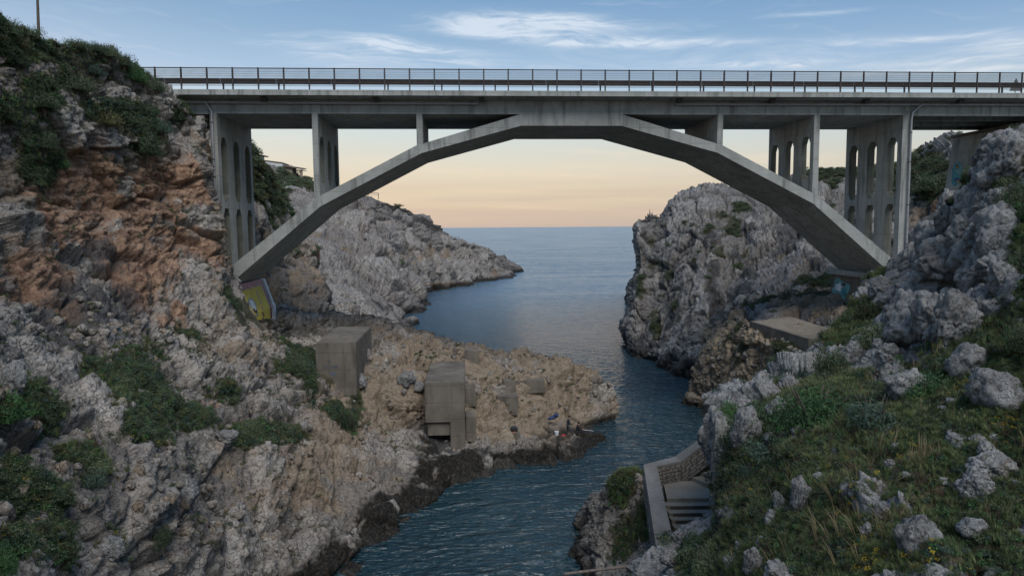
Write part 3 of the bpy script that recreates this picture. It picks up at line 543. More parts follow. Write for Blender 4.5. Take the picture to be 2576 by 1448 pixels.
R2 = [
 [('w', 27, 73, 8), ('w', 25, 70, 7.5), ('w', 23, 67, 5.5), ('w', 22, 66, 4), ('w', 21, 65, 2), ('w', 20.5, 64.5, -1), ('w', 20, 64, -4)],
 [('o', 2, 8, .4), (1884, 828, 59), (1852, 858, 59.5), (1832, 900, 60), (1808, 960, 61), (1785, 1020, 61.5), ('z', 1765, 1062, -.3), ('o', 0, -1, -4)][:7],
 [('o', 2, 9, .3), (1892, 838, 56.6), (1876, 868, 56.8), (1856, 920, 57.2), (1830, 990, 57.5), (1806, 1050, 57), ('z', 1795, 1100, -.3)],
 [('o', 2, 10, .2), (1950, 862, 52.6), (1940, 896, 53), (1920, 940, 53.4), (1900, 1000, 53), (1880, 1060, 52), ('z', 1870, 1130, -.3)],
 [('o', 2, 10, .2), (2034, 884, 48.5), (2030, 910, 48.6), (2010, 960, 48.5), (1990, 1020, 48), (1970, 1080, 47), ('z', 1950, 1170, -.3)],
 [('o', 2, 12, .2), (2160, 900, 44), (2150, 930, 44), (2130, 990, 44), (2110, 1050, 43), (2090, 1110, 42), ('z', 2080, 1220, -.3)],
]
loft('terrace_rock', R2, 46, [30, 36, 36, 36, 36, 30], M_POINT, r2m, dict(big=.3, s1=2.4, s2=.9, s3=.35, a1=.55, a2=.32, a3=.15, aniso=(1, 1, 1.6), k=41, pit=.3),
     'tan rock bluff under the terrace at the right foot of the arch')
# plateau and bank behind the terrace, up to the arch foot
s3m = [('calm', 1760, 1320, 60, 90, 1.3), ('calm', 1795, 1230, 30, 60, 1.2), (V, 2060, 1010, 190, 60, 1.1), (V, 1900, 1110, 90, 60, 1.1), (V, 2300, 970, 70, 40, 1.0), (V, 2160, 830, 60, 60, 1.0), (V, 2540, 640, 50, 200, 1.2), (V, 1760, 1400, 70, 60, .9), (V, 2450, 690, 30, 60, .5), (G_, 2180, 1230, 330, 200, 1.5), (G_, 2450, 1250, 330, 260, 1.5), (G_, 2120, 820, 60, 50, 1.3), (G_, 2250, 690, 80, 30, 1.2), (G_, 2050, 1350, 280, 150, 1.4), (G_, 2560, 760, 90, 120, 1.1), (G_, 2080, 1000, 150, 60, 1.1), (G_, 1960, 1180, 90, 70, 1.1), (G_, 2200, 790, 60, 50, .9), (G_, 2400, 1050, 160, 40, 1.1), (G_, 2330, 980, 90, 40, .7),
       (G_, 2430, 480, 30, 60, .9), (G_, 2360, 600, 40, 25, 1.0), (G_, 2700, 900, 300, 400, 1.3), ('dark', 2330, 860, 60, 20, .3)]
R3 = [
 [('o', 0, 3, -4), (1605, 1460, 24), (1620, 1480, 23), (1640, 1500, 22), (1655, 1530, 21.4), (1660, 1580, 21), ('o', 0, -2, -2)],
 [('o', 0, 3, -4), (1648, 1410, 24), (1660, 1440, 22), (1685, 1480, 20.3), (1705, 1520, 19.2), (1720, 1580, 18.4), ('o', 0, -2, -2)],
 [('o', 0, 3, -4), (1706, 1362, 24.2), (1718, 1392, 21.5), (1742, 1430, 19.2), (1770, 1480, 17.4), (1800, 1560, 16), ('o', 0, -2, -1.5)],
 [('o', 1, 3, -4), (1782, 1296, 25), (1800, 1334, 21), (1820, 1380, 18), (1862, 1440, 15.8), (1900, 1560, 14), ('o', 0, -2, -1.2)],
 [('o', 2, 3, -4), (1802, 1205, 25.2), (1832, 1245, 21), (1880, 1300, 17.6), (1940, 1390, 14.9), (2010, 1560, 12.4), ('o', 0, -2, -1)],
 [('o', 2, 3, -4), (1792, 1095, 26), (1850, 1140, 21.6), (1930, 1210, 18), (2020, 1320, 14.8), (2130, 1560, 11.4), ('o', 0, -2, -.6)],
 [('o', 2, 3, -4), (1812, 1005, 27), (1880, 1050, 22.5), (1980, 1130, 18.4), (2090, 1260, 14.6), (2240, 1560, 10.6), ('o', 0, -2, -.4)],
 [('o', 2, 3, -4), (1930, 952, 29), (1990, 1000, 23), (2080, 1080, 18.3), (2190, 1220, 14.2), (2350, 1560, 10), ('o', 0, -2, -.3)],
 [('o', 2, 3, -4), (2035, 880, 34), (2080, 940, 26), (2160, 1020, 19.8), (2270, 1150, 14.6), (2440, 1560, 9.6), ('o', 0, -2, -.2)],
 [('o', 2, 3, -4), (2125, 800, 40), (2160, 870, 30), (2230, 960, 21.8), (2340, 1100, 15), (2530, 1560, 9.3), ('o', 0, -2, 0)],
 [('o', 1, 3, -4), (2190, 705, 46.5), (2230, 790, 33.5), (2300, 900, 23.5), (2410, 1050, 15.6), (2620, 1560, 9), ('o', 0, -2, 0)],
 [('o', 1, 3, -4), (2270, 665, 48), (2310, 740, 34), (2380, 850, 23.6), (2500, 1010, 15.6), (2720, 1560, 8.8), ('o', 0, -2, 0)],
 [('o', 1, 3, -4), (2340, 622, 43), (2380, 700, 32), (2450, 810, 23), (2580, 970, 15.2), (2860, 1540, 8.6), ('o', 0, -2, 0)],
 [('o', 1, 3, -3), (2402, 555, 37), (2430, 640, 30), (2510, 750, 22), (2670, 920, 14.8), (3000, 1500, 8.5), ('o', 0, -2, 0)],
 [('o', 1, 3, -2), (2450, 440, 32), (2490, 540, 27), (2590, 680, 20.5), (2780, 860, 14.5), (3200, 1400, 8.5), ('o', 0, -2, 0)],
 [('o', 1, 3, -1), (2530, 352, 29), (2590, 450, 25), (2720, 600, 19), (2950, 780, 12.8), (3450, 1300, 8.4), ('o', 0, -2, 0)],
 [('o', 1, 4, 0), (2640, 300, 27), (2720, 400, 23), (2880, 540, 18), (3150, 700, 13), (3750, 1200, 8.4), ('o', 0, -2, 0)],
 [('o', 2, 4, 0), (2850, 240, 26), (2950, 330, 22), (3150, 450, 17.4), (3500, 600, 12.6), (4200, 1000, 8.4), ('o', 0, -2, 0)],
]
loft('grassy_slope', R3, 26, [10, 60, 60, 64, 70, 8], M_BOULDER, s3m, dict(big=.45, s1=1.7, s2=.62, s3=.22, a1=.80, a2=.34, a3=.12, aniso=(1, 1, 1.2), k=51, pit=.30),
     'steep grassy slope with scrub and grey rock in the right foreground')
s4m = [(G_, 1585, 1200, 60, 40, 1.5), (G_, 1560, 1240, 30, 40, .9), (V, 1570, 1330, 40, 60, .6), (G_, 1620, 1300, 22, 70, .9), (V, 1540, 1400, 40, 30, .3)]
R4 = [
 [('w', 6.0, 42, -1), ('w', 6.0, 41, -1), ('w', 5.6, 40, -1.2), ('w', 5.2, 39, -1.5), ('w', 4.8, 38, -1.8), ('w', 4.6, 37, -2), ('w', 4.5, 35, -4)],
 [('o', .5, 4, -3), (1550, 1205, 34.2), (1532, 1260, 33.8), (1522, 1310, 33.4), (1502, 1350, 33), ('z', 1470, 1392, .6), ('z', 1462, 1480, -1.5)],
 [('o', .5, 4, -3), (1584, 1192, 33.6), (1574, 1250, 32.6), (1568, 1310, 32), (1556, 1360, 31.4), (1535, 1415, 30.8), (1520, 1510, 29.6)],
 [('o', .8, 4, -3), (1628, 1196, 34.2), (1634, 1250, 33), (1640, 1310, 31.6), (1636, 1370, 30), (1616, 1430, 27.6), (1595, 1530, 26)],
 [('o', 1, 4, -3), (1690, 1230, 35.4), (1690, 1290, 34.2), (1695, 1340, 32.8), (1700, 1400, 30.8), (1700, 1450, 28.4), (1690, 1530, 26)],
 [('w', 16, 38, 0), ('w', 15.6, 36.5, 2.4), ('w', 15.2, 34.5, 2.2), ('w', 14.6, 32, 1.8), ('w', 13.8, 29, 1.6), ('w', 13, 27, 2), ('w', 12, 25, 1.5)],
]
loft('cove_rock', R4, 40, [12, 36, 36, 36, 36, 20], M_ROCK, s4m, dict(big=.25, s1=1.5, s2=.6, s3=.24, a1=.5, a2=.28, a3=.12, aniso=(1, 1, 1.5), k=61, pit=.25),
     'small grey rock bluff topped with grass below the stone parapet')
# ---------------------------------------------------------------- bridge
from mathutils.geometry import tessellate_polygon
bridge = empty('arch_bridge', (8, 54.2, 11), 'grey concrete road bridge with polygonal arch spanning the rocky inlet', 'bridge')
YN, YF, ZS = 54.2, 62.5, 25.62
def slab(outer, holes, axis, a, b):
    """flat plate with openings, outline in the plane across axis"""
    mb = MB(); loops = [outer] + holes
    flat = [Vector((p[0], p[1], 0)) for L in loops for p in L]; tris = tessellate_polygon([[Vector((p[0], p[1], 0)) for p in L] for L in loops])
    p3 = (lambda q, t: (t, q[0], q[1])) if axis == 0 else (lambda q, t: (q[0], t, q[1])); n = len(flat)
    vs = [p3(q, a) for q in flat] + [p3(q, b) for q in flat]; fs = [tuple(t) for t in tris] + [tuple(n + i for i in t) for t in tris]; k = 0
    for L in loops:
        m = len(L); fs += [(k + i, k + (i + 1) % m, n + k + (i + 1) % m, n + k + i) for i in range(m)]; k += m
    return mb.add(vs, fs)
def slot(yc, hw, z0, z1, c=.55): return [(yc - hw + .34, z0), (yc + hw - .34, z0), (yc + hw, z0 + c), (yc + hw, z1 - c), (yc + hw - .34, z1), (yc - hw + .34, z1), (yc - hw, z1 - c), (yc - hw, z0 + c)]
SL = (55.5, 58.35, 61.2)
for x0, x1, zb, holes in [(-19.2, -18.67, 10.0, [slot(y, .68, 19.15, 24.0) for y in SL] + [slot(y, .68, 12.2, 18.6) for y in SL]),
                          (-11.68, -11.25, 19.0, [slot(y, .74, 20.5, 24.05) for y in SL]), (-3.85, -3.4, 22.95, []),
                          (19.54, 20.0, 22.95, []), (27.34, 27.8, 19.0, [slot(y, .74, 20.55, 24.05) for y in SL]),
                          (34.6, 35.25, 10.0, [slot(y, .68, 19.2, 24.0) for y in SL] + [slot(y, .68, 12.6, 18.65) for y in SL])]:
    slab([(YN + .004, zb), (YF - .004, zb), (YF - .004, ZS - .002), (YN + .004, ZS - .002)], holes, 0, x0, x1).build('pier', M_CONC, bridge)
    pm_ = [o for o in bridge.children if o.name.startswith('pier')][-1].data; pm_.materials.append(M_SHADED)      # opening linings in darker greenish concrete, their shade painted in
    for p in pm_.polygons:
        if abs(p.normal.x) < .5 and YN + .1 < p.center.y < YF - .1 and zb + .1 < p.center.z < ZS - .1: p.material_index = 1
up = [(-18.66, 13.75), (-11.45, 19.38), (-3.92, 23.24), (4.1, ZS - .004), (12.0, ZS - .004), (20.02, 23.24), (27.75, 19.32), (34.59, 13.9)]
lo = [(34.2, 12.95), (27.45, 18.68), (19.6, 22.68), (11.95, 24.75), (4.15, 24.75), (-3.5, 22.68), (-11.25, 18.68), (-18.4, 12.70)]
mb = MB(); n = len(up); L = lo[::-1]
for i in range(n - 1): mb.hexa([(L[i][0], YN, L[i][1]), (L[i + 1][0], YN, L[i + 1][1]), (L[i + 1][0], YF, L[i + 1][1]), (L[i][0], YF, L[i][1]), (up[i][0], YN, up[i][1]), (up[i + 1][0], YN, up[i + 1][1]), (up[i + 1][0], YF, up[i + 1][1]), (up[i][0], YF, up[i][1])])
arch_me = MB()
vs = [(p[0], YN, p[1]) for p in up + lo] + [(p[0], YF, p[1]) for p in up + lo]; m = 2 * n
fs = [(i, i + 1, m - 2 - i, m - 1 - i) for i in range(n - 1)] + [(m + i, m + m - 1 - i, m + m - 2 - i, m + i + 1) for i in range(n - 1)] + [(i, (i + 1) % m, m + (i + 1) % m, m + i) for i in range(m)]
arch_me.add(vs, fs).build('arch', M_CONC, bridge)
MB().box((-19.2, YN, ZS), (35.25, YF, 26.62)).build('girder', M_CONC, bridge)
for xa, xb in ((-42, -19.21), (35.26, 80)):
    for y0 in (YN + .03, 56.75, 59.4, YF - .43): MB().box((xa, y0, ZS - .05), (xb, y0 + .4, 26.6)).build('girder', M_CONC, bridge)
    for k in range(3):
        xx = xa + 1.5 + k * (xb - xa - 3) / 2; MB().box((xx, YN + .45, ZS + .12), (xx + .3, YF - .45, 26.6)).build('cross_beam', M_CONC, bridge)
MB().hexa([(-42, 53.06, 26.77), (80, 53.06, 26.77), (80, 63.6, 26.77), (-42, 63.6, 26.77), (-42, 53.06, 27.0), (80, 53.06, 27.0), (80, 63.6, 27.0), (-42, 63.6, 27.0)]).build('deck', M_CONC, bridge)
for y0, y1 in ((53.08, YN - .002), (YF + .002, 63.58)):
    z0, z1 = (26.765, 26.6) if y0 < 60 else (26.6, 26.765)
    MB().prism([(y0, z0), (y1, z1), (y1, 26.768), (y0, 26.769)], 0, -42, 80).build('cantilever', M_CONC, bridge)
for k in range(10):
    x0 = -42 + k * 12.2
    for y0, y1 in ((52.86, 53.055), (63.61, 63.8)): MB().box((x0, y0, 26.74 + .004 * (k % 2)), (x0 + 12.18, y1, 27.12 + .006 * (k % 3))).build('edge_beam', M_CONC, bridge)
    MB().box((x0, 53.06, 27.004), (x0 + 12.18, 53.45, 27.11)).build('kerb', M_CONC, bridge)
MB().box((-42, 53.46, 27.004), (80, 63.5, 27.05)).build('roadway', M_ASPH, bridge)
for x in (-15.2, -7.0, .9, 16.1, 23.4, 30.9, 38.6): MB().box((x, 53.35, 26.45), (x + .42, 53.75, 26.74)).build('drain_outlet', M_RAIL, bridge)
for (a, b, ya) in [((584, 690.7), (606, 709), 54.6), ((671.6, 684.5), (681, 694.7), 62.3)]:
    p, q = un(*a, Y=ya), un(*b, Y=ya - .6); MB().tube([p, q], .10, 10).build('drain_spout', M_PIPE, bridge)

# railing along the seaward... near edge of the deck
rail = empty('bridge_railing', (8, 52.96, 27.12), 'dark steel railing with wire mesh panels along the near edge of the bridge deck', 'railing')
PX = [-22.474 + 1.8275 * k for k in range(-2, 50)]
pm = MB().box((-.045, -.045, 0), (.045, .045, 1.60)).box((-.09, -.07, 0), (.09, .07, .02)).mesh('post')
gm = MB()
for k in range(1, 24): gm.box((k * 1.8275 / 24 - .010, -.005, .28), (k * 1.8275 / 24 + .010, .005, 1.44))
for zz in (.28, .42, .62, .98, 1.14, 1.30, 1.44): gm.box((.05, -.012, zz - .007), (1.78, -.0055, zz + .007))
gm = gm.mesh('mesh_panel')
for i, x in enumerate(PX):
    o = link('post', pm, M_RAIL, rail); o.location = (x, 52.96, 27.12)
    if i + 1 < len(PX): o = link('mesh_panel', gm, M_RAIL, rail); o.location = (x, 52.96, 27.12)
MB().box((-26.2, 52.91, 28.63), (67.5, 53.01, 28.69)).build('top_rail', M_RAIL, rail)
guard = empty('guardrail', (8, 53.5, 27.1), 'dark brown steel crash barrier standing behind the mesh railing on the bridge', 'guardrail')
pr = [(0, 0), (.035, .04), (.035, .10), (0, .15), (0, .20), (.035, .25), (.035, .31), (0, .35)]
for k in range(24):
    x0 = -26 + k * 4.0; MB().prism([(53.42 - a, 27.62 + b * 1.18) for a, b in pr] + [(53.428 - a, 27.62 + b * 1.18) for a, b in pr[::-1]], 0, x0, x0 + 3.99).build('barrier_beam', M_RAIL, guard)
    MB().box((x0 + .1, 53.44, 27.1), (x0 + .2, 53.54, 27.85)).build('post', M_RAIL, guard)

def pipe(name, pts, r, label, hangers=(), clamps=()):
    e = empty(name, tuple(pts[0]), label, 'pipe', 'drainpipes on the bridge'); MB().tube(pts, r, 12).build('pipe', M_PIPE, e)
    for x in hangers: MB().box((x, pts[0][1] - .02, pts[0][2] + .05), (x + .16, pts[0][1] + .04, 26.74)).build('hanger', M_PIPE, e)
    for z in clamps: MB().tube([(pts[-1][0], pts[-1][1], z), (pts[-1][0], pts[-1][1], z + .07)], r + .025, 12).build('clamp', M_CLAMP, e)
    return e
pipe('drainpipe', [(-30, 54.02, 26.40), (-15, 54.02, 26.38), (.95, 54.02, 26.36)], .10, 'pale horizontal drainpipe slung under the left half of the bridge deck', (-15.1, -6.8, .75))
pipe('drainpipe', [(16.1, 54.02, 26.36), (35, 54.02, 26.40), (60, 54.02, 26.42)], .10, 'pale horizontal drainpipe slung under the right half of the bridge deck', (16.2, 23.5, 31, 38.7))
pipe('drainpipe', [(-19.35, 53.9, 26.4), (-18.98, 54.02, 25.7), (-18.98, 54.02, 25.2), (-18.98, 54.02, 10.5)], .085, 'pale vertical downpipe with rusty clamps on the left outer pier', (), (24.9, 22.2, 20.9, 17.5, 14.2))
pipe('drainpipe', [(35.9, 53.9, 26.4), (35.26, 54.02, 25.8), (35.18, 54.02, 25.2), (35.18, 54.02, 12.5)], .085, 'pale vertical downpipe on the right outer pier', (), (24.2, 21.9, 18.5, 15.4))
# wind bracing rods seen beside the outer piers' heads
sg = empty('warning_sign', (42.6, 60, 27.05), 'triangular traffic sign seen from behind at the right end of the bridge', 'sign')
c0 = un(2556, 212, Y=62.9); MB().prism([(c0[0] - .62, c0[2] - .62), (c0[0] + .62, c0[2] - .62), (c0[0], c0[2] + .55)], 1, 62.9, 62.93).build('plate', plain('grey_sign_back', (.13, .13, .13), .6, .3), sg)
MB().tube([(c0[0], 62.97, 27.05), (c0[0], 62.97, c0[2] + .3)], .035, 8).build('post', M_RAIL, sg)

# ---------------------------------------------------------------- abutments with paint
def paint(name, pts3, nrm, mat, parent, t=.012):
    pts3 = [np.array(p, float) for p in pts3]; nrm = np.array(nrm, float); m = len(pts3)
    vs = [tuple(p + nrm * .002) for p in pts3] + [tuple(p + nrm * t) for p in pts3]
    return MB().add(vs, [tuple(range(m)), tuple(range(m, 2 * m))] + [(i, (i + 1) % m, m + (i + 1) % m, m + i) for i in range(m)]).build(name, mat, parent)
ab = empty('bridge_abutment', (46, 58, 17), 'pale battered concrete abutment with turquoise graffiti under the right end of the bridge', 'abutment')
MB().prism([(44.0, 17.0), (80, 17.0), (80, 24.9), (45.0, 24.9)], 1, 54.4, 62.8).build('wall', M_CONC, ab)
MB().prism([(44.85, 24.902), (80, 24.902), (80, 25.2), (44.85, 25.15)], 1, 54.3, 62.95).build('bearing_shelf', M_BLOCK, ab)
TEAL = plain('turquoise_paint', (.035, .22, .25), .7, 0, .3, 2); TEAL2 = plain('pale_teal_paint', (.12, .30, .30), .7, 0, .3, 2); NAVY = plain('navy_paint', (.02, .06, .16), .7); YPAINT = plain('ochre_paint', (.40, .26, .04), .7)
DKP = plain('dark_outline_paint', (.03, .035, .04), .7); PWHITE = plain('white_paint', (.62, .64, .66), .7, 0, .2, 2)
def on_ab(px, py):
    X = 44.6
    for _ in range(4): p = un(px, py, X=X); X = 44.0 + (p[2] - 17.0) / 7.9
    return un(px, py, X=X - .0)
def blob(cx, cy, rx, ry, n=18, wob=.12, k=0, rot=0.0):
    r = random.Random(k); out = []
    for i in range(n):
        a = 2 * math.pi * i / n; q = 1 + wob * (r.random() - .5) * 2; u, v = rx * q * math.cos(a), ry * q * math.sin(a)
        out.append((cx + u * math.cos(rot) - v * math.sin(rot), cy + u * math.sin(rot) + v * math.cos(rot)))
    return out
NA = (-.99, 0, .12)
for i, (nm, pp, mt) in enumerate([('graffiti', blob(2407, 437, 13, 31, k=1, rot=.15), TEAL), ('graffiti', blob(2412, 425, 8, 13, k=2), TEAL2), ('graffiti', blob(2408, 420, 4.5, 5.5, k=3), DKP), ('graffiti', blob(2408, 421, 2.2, 3, k=4), YPAINT),
                                  ('graffiti', blob(2409, 452, 7, 6, k=5, wob=.3), NAVY), ('graffiti', blob(2411, 457, 3, 3, k=6), YPAINT), ('graffiti', blob(2448, 400, 3, 9, k=7, rot=.2), NAVY), ('graffiti', blob(2442, 415, 5, 3, k=8), NAVY)]):
    paint(nm, [on_ab(*q) for q in pp], NA, mt, ab, .010 + .004 * i)
# painted abutment at the left arch foot
ml = empty('painted_abutment', (-18, 58, 6), 'yellow painted concrete abutment with pink and white border at the left arch foot', 'abutment')
YEL = plain('yellow_paint', (.66, .49, .06), .75, 0, .15, 1.2); PINK = plain('pink_paint', (.50, .25, .24), .75, 0, .2, 2); REDP = plain('dark_red_paint', (.22, .07, .07), .75, 0, .2, 2)
ptop, pmid, pbot = un(655, 701, Y=YF), un(683, 772, Y=YF), un(686, 834, Y=YF)
prof = [(pbot[0], pbot[2] - 1.5), (pbot[0], pbot[2]), (pmid[0], pmid[2]), (ptop[0], ptop[2])]
core = [(prof[0][0] - 4, prof[0][1]), *[(a, b) for a, b in prof], (prof[3][0] - 1.2, prof[3][1] + .1)]
MB().prism(core, 1, YN + .1, YF + .55).build('core', M_BLOCK, ml)
def facex(z): return float(np.interp(z, [p[1] for p in prof], [p[0] for p in prof]))
def facequad(name, ya, yb, za, zb, mat, t, thick=.01):
    zs = [za] + [z for z in (pmid[2],) if za < z < zb] + [zb]; mb = MB()
    for a, b in zip(zs[:-1], zs[1:]):
        mb.hexa([(facex(a) + t, ya, a), (facex(a) + t, yb, a), (facex(b) + t, yb, b), (facex(b) + t, ya, b)] + [(facex(a) + t + thick, ya, a), (facex(a) + t + thick, yb, a), (facex(b) + t + thick, yb, b), (facex(b) + t + thick, ya, b)])
    return mb.build(name, mat, ml)
zt, zb_ = ptop[2], pbot[2] - 1.5
facequad('yellow_face', YN + .1, YF - .55, zb_, zt - .55, YEL, .002)
facequad('pink_border', YN + .1, YF, zt - .55, zt - .02, PINK, .003)
facequad('pink_border', YF - .55, YF, pmid[2], zt - .56, PINK, .004)
facequad('red_border', YF - .55, YF, zb_, pmid[2] - .01, REDP, .005)
facequad('white_curb', YF + .02, YF + .55, zb_, zt, PWHITE, .002, .22)
def on_ml(px, py):
    X = -17.6
    for _ in range(6): p = un(px, py, X=X); X = facex(p[2])
    return un(px, py, X=X)
ov = blob(637, 772, 8.5, 26, 22, .05, 9, -.42)
GREYP = plain('grey_portrait_paint', (.30, .31, .32), .7, 0, .5, 5)
for i, (nm, pp, mt) in enumerate([('painted_oval', ov, GREYP), ('painted_oval', blob(635, 766, 5, 15, 14, .2, 11, -.42), PWHITE), ('painted_oval', blob(642, 782, 4, 8, 12, .4, 12, -.42), DKP), ('painted_oval', blob(640, 776, 2, 4, 12, .4, 13, -.42), PWHITE)]):
    paint(nm, [on_ml(*q) for q in pp], (.9, 0, .3), mt, ml, .03 + .006 * i)
for i, (a, b, c, d) in enumerate([(645.5, 736, 2.0, 5), (650, 748, 1.4, 6), (655, 760, 1.6, 7), (659, 774, 1.5, 7), (661.5, 790, 2.2, 8), (662, 803, 2.5, 5)]):
    paint('brush_mark', [on_ml(*q) for q in blob(a, b, c, d, 8, .3, 20 + i, -.3)], (.9, 0, .3), PINK if i < 4 else REDP, ml, .02)
# footing and painted block of the right arch foot
ft = empty('arch_footing', (34.5, 58, 9), 'concrete footing block with turquoise graffiti under the right arch foot', 'footing')
MB().box((33.35, 53.9, 12.48), (36.0, 62.95, 12.93)).build('cap', M_CONC, ft)
MB().box((33.7, 54.2, 8.8), (36.0, 62.7, 12.476)).build('block', M_BLOCK, ft)
for i, (cx, cy, rx, ry, mt) in enumerate([(2117, 728, 20, 26, TEAL2), (2112, 722, 11, 11, PWHITE), (2124, 734, 8, 12, TEAL), (2108, 744, 7, 5, DKP), (2122, 715, 6, 4, DKP)]):
    paint('graffiti', [un(a, b, X=33.7) for a, b in blob(cx, cy, rx, ry, 16, .25, 30 + i)], (-1, 0, 0), mt, ft, .01 + .005 * i)

# ---------------------------------------------------------------- old concrete blocks on the point
def cblock(name, label, lo_, hi, group='old concrete blocks on the rocky point', mat=None, rz=0.0, wear=.03, cat='concrete block'):
    lo_, hi = np.array(lo_, float), np.array(hi, float); c = (lo_ + hi) / 2; r = random.Random(hash(label) & 0xffff)
    mb = MB(); b = .04
    import bmesh
    bm = bmesh.new(); bmesh.ops.create_cube(bm, size=1.0)
    for v in bm.verts: v.co = Vector([(v.co[i]) * (hi - lo_)[i] for i in range(3)]) + Vector([r.uniform(-wear, wear) for _ in range(3)])
    bmesh.ops.bevel(bm, geom=bm.edges[:], offset=b, segments=2, affect='EDGES')
    for v in bm.verts: v.co.z += (hi[2] - lo_[2]) / 2
    me = bpy.data.meshes.new(name); bm.to_mesh(me); bm.free()
    o = link(name, me, mat or M_BLOCK); o.location = (c[0], c[1], lo_[2]); o.rotation_euler = (0, 0, rz); return tag(o, label, cat, group)
bb = cblock('concrete_block', 'big concrete block with faded graffiti beside the yellow abutment', (-11.05, 50.0, 3.6), (-8.2, 58.2, 8.85), wear=.02)
# graffiti lettering on its near face, faded
def text_on(body, size, loc, rot, mat, parent, name='lettering'):
    cu = bpy.data.curves.new(name, 'FONT'); cu.body = body; cu.size = size; cu.extrude = .003; cu.offset = .008
    ob = bpy.data.objects.new(name, cu); COL.objects.link(ob); dg = bpy.context.evaluated_depsgraph_get()
    me = bpy.data.meshes.new_from_object(ob.evaluated_get(dg)); bpy.data.objects.remove(ob); me.materials.clear()
    o = link(name, me, mat); o.parent = parent; o.location = loc; o.rotation_euler = rot; return o
FADE = plain('faded_spray_paint', (.085, .09, .10), .8); FADEB = plain('faded_blue_spray', (.10, .15, .22), .8)
text_on('VIUNSI', .36, (-.92, -4.118, 3.38), (math.radians(90), 0, 0), FADE, bb); text_on('O', .22, (-.55, -4.118, 3.86), (math.radians(90), .1, 0), FADE, bb); text_on('NE', .28, (-.40, -4.118, 2.92), (math.radians(90), 0, 0), FADEB, bb)
text_on('I', 1.7, (1.438, 1.2, 2.7), (math.radians(90), 0, math.radians(90)), FADEB, bb); text_on('E', .9, (1.438, -.6, 3.0), (math.radians(90), 0, math.radians(90)), FADE, bb)
sb = empty('concrete_block', (-1.9, 53, 0), 'tall stepped concrete block standing at the water on the rocky point', 'concrete block', 'old concrete blocks on the rocky point')
MB().prism([(-1.50, .0), (-.42, .0), (-.42, 5.86), (-3.3, 5.86), (-3.3, 2.9), (-1.50, 2.9)], 1, 49.7, 57.7).build('block', M_BLOCK, sb)
import bmesh as _bm
_b = _bm.new(); _b.from_mesh(sb.children[0].data); _bm.ops.bevel(_b, geom=_b.edges[:], offset=.05, segments=2, affect='EDGES'); _b.to_mesh(sb.children[0].data); _b.free()
MB().box((-3.15, 49.95, 1.9), (-1.51, 52, 2.88)).build('step', M_BLOCK, sb)
for lab, px0, py0, px1, py1, Y, dep in [
    ('small concrete block on the crest right of the tall stepped block', 1169, 881, 1204, 903, 59.9, 1.4),
    ('short concrete block against the right side of the tall block near its top', 1171, 976, 1197, 1004, 53.7, 1.6),
    ('low concrete block against the right side of the tall block near its foot', 1172, 1048, 1196, 1092, 50.6, 2.0),
    ('long tilted concrete beam lying on the tan rock', 1298, 956, 1371, 972, 58.5, 1.0),
    ('upper square concrete block at the left end of the long beam', 1267, 957, 1297, 974, 57.9, 1.4),
    ('lower square concrete block under the left end of the long beam', 1266, 975, 1293, 996, 57.3, 1.4),
    ('cracked concrete block in the middle of the tan rock face', 1250, 998, 1303, 1026, 55.7, 1.8),
    ('concrete plinth carrying the fishing seat box near the water', 1267, 1090, 1308, 1124, 52.0, 1.9)]:
    a, b = un(px0, py1, Y=Y), un(px1, py0, Y=Y); cblock('concrete_block', lab, (a[0], Y, a[2] - .6), (b[0], Y + dep, b[2]), wear=.05)

# ---------------------------------------------------------------- terrace right of the gorge
a, b = un(1886, 807, Y=57.2), un(2034, 852, Z=un(1886, 807, Y=57.2)[2] - .25); zt_ = a[2]
tw = empty('retaining_wall', (a[0], a[1], a[2] - 1.2), 'low concrete retaining wall of the terrace at the right arch foot', 'wall')
d = np.array([b[0] - a[0], b[1] - a[1], 0]); d /= np.linalg.norm(d); nn = np.array([-d[1], d[0], 0]); nn = nn if nn[0] > 0 else -nn; d2 = d * np.linalg.norm((b - a)[:2]) 
e2 = a + d * np.linalg.norm((b - a)[:2])
MB().hexa([tuple(p) for p in (a - [0, 0, 1.25], e2 - [0, 0, 1.45], e2 + nn * .35 - [0, 0, 1.45], a + nn * .35 - [0, 0, 1.25], a, e2 - [0, 0, .25], e2 + nn * .35 - [0, 0, .25], a + nn * .35)]).build('wall', M_BLOCK, tw)
p0 = a + nn * .36 - [0, 0, .03]; p1 = e2 + nn * .36 - [0, 0, .28]
tf = MB().hexa([tuple(p) for p in (p0 - [0, 0, .6], p1 - [0, 0, .6], p1 + nn * 3 - [0, 0, .5], p0 + nn * 4 + [0, 1.0, -.4], p0, p1, p1 + nn * 3 + [0, 0, .2], p0 + nn * 4 + [0, 1.0, .15])])
tag(tf.build('terrace_floor', plain('packed_gravel', (.20, .165, .125), .95, 0, .2, 2, .02)), 'packed gravel floor of the terrace', kind='structure')

# ---------------------------------------------------------------- stairs and stone parapet in the cove
ZL = 5.0
M_RISER = concrete_mat('dark_riser_concrete', (.11, .097, .08), (.06, .054, .046), 40, .3)  # risers in a darker concrete than the treads
st = empty('stone_stairway', tuple(un(1700, 1230, Z=ZL)), 'worn concrete stairway with a landing, going down beside the stone parapet', 'stairway')
c_corner_o, c_corner_i = un(1618.7, 1168, Z=ZL + .95), un(1652.7, 1172.2, Z=ZL + .95)
dn_o, dn_i = un(1652, 1385, Z=ZL - .35), un(1697, 1372, Z=ZL - .35)
s2_o, s2_i = un(1696.6, 1148, Z=ZL + .97), un(1713.6, 1159.4, Z=ZL + .97)
s3_o, s3_i = un(1790, 1082, Z=ZL + 2.1), un(1792, 1100, Z=ZL + 2.1)
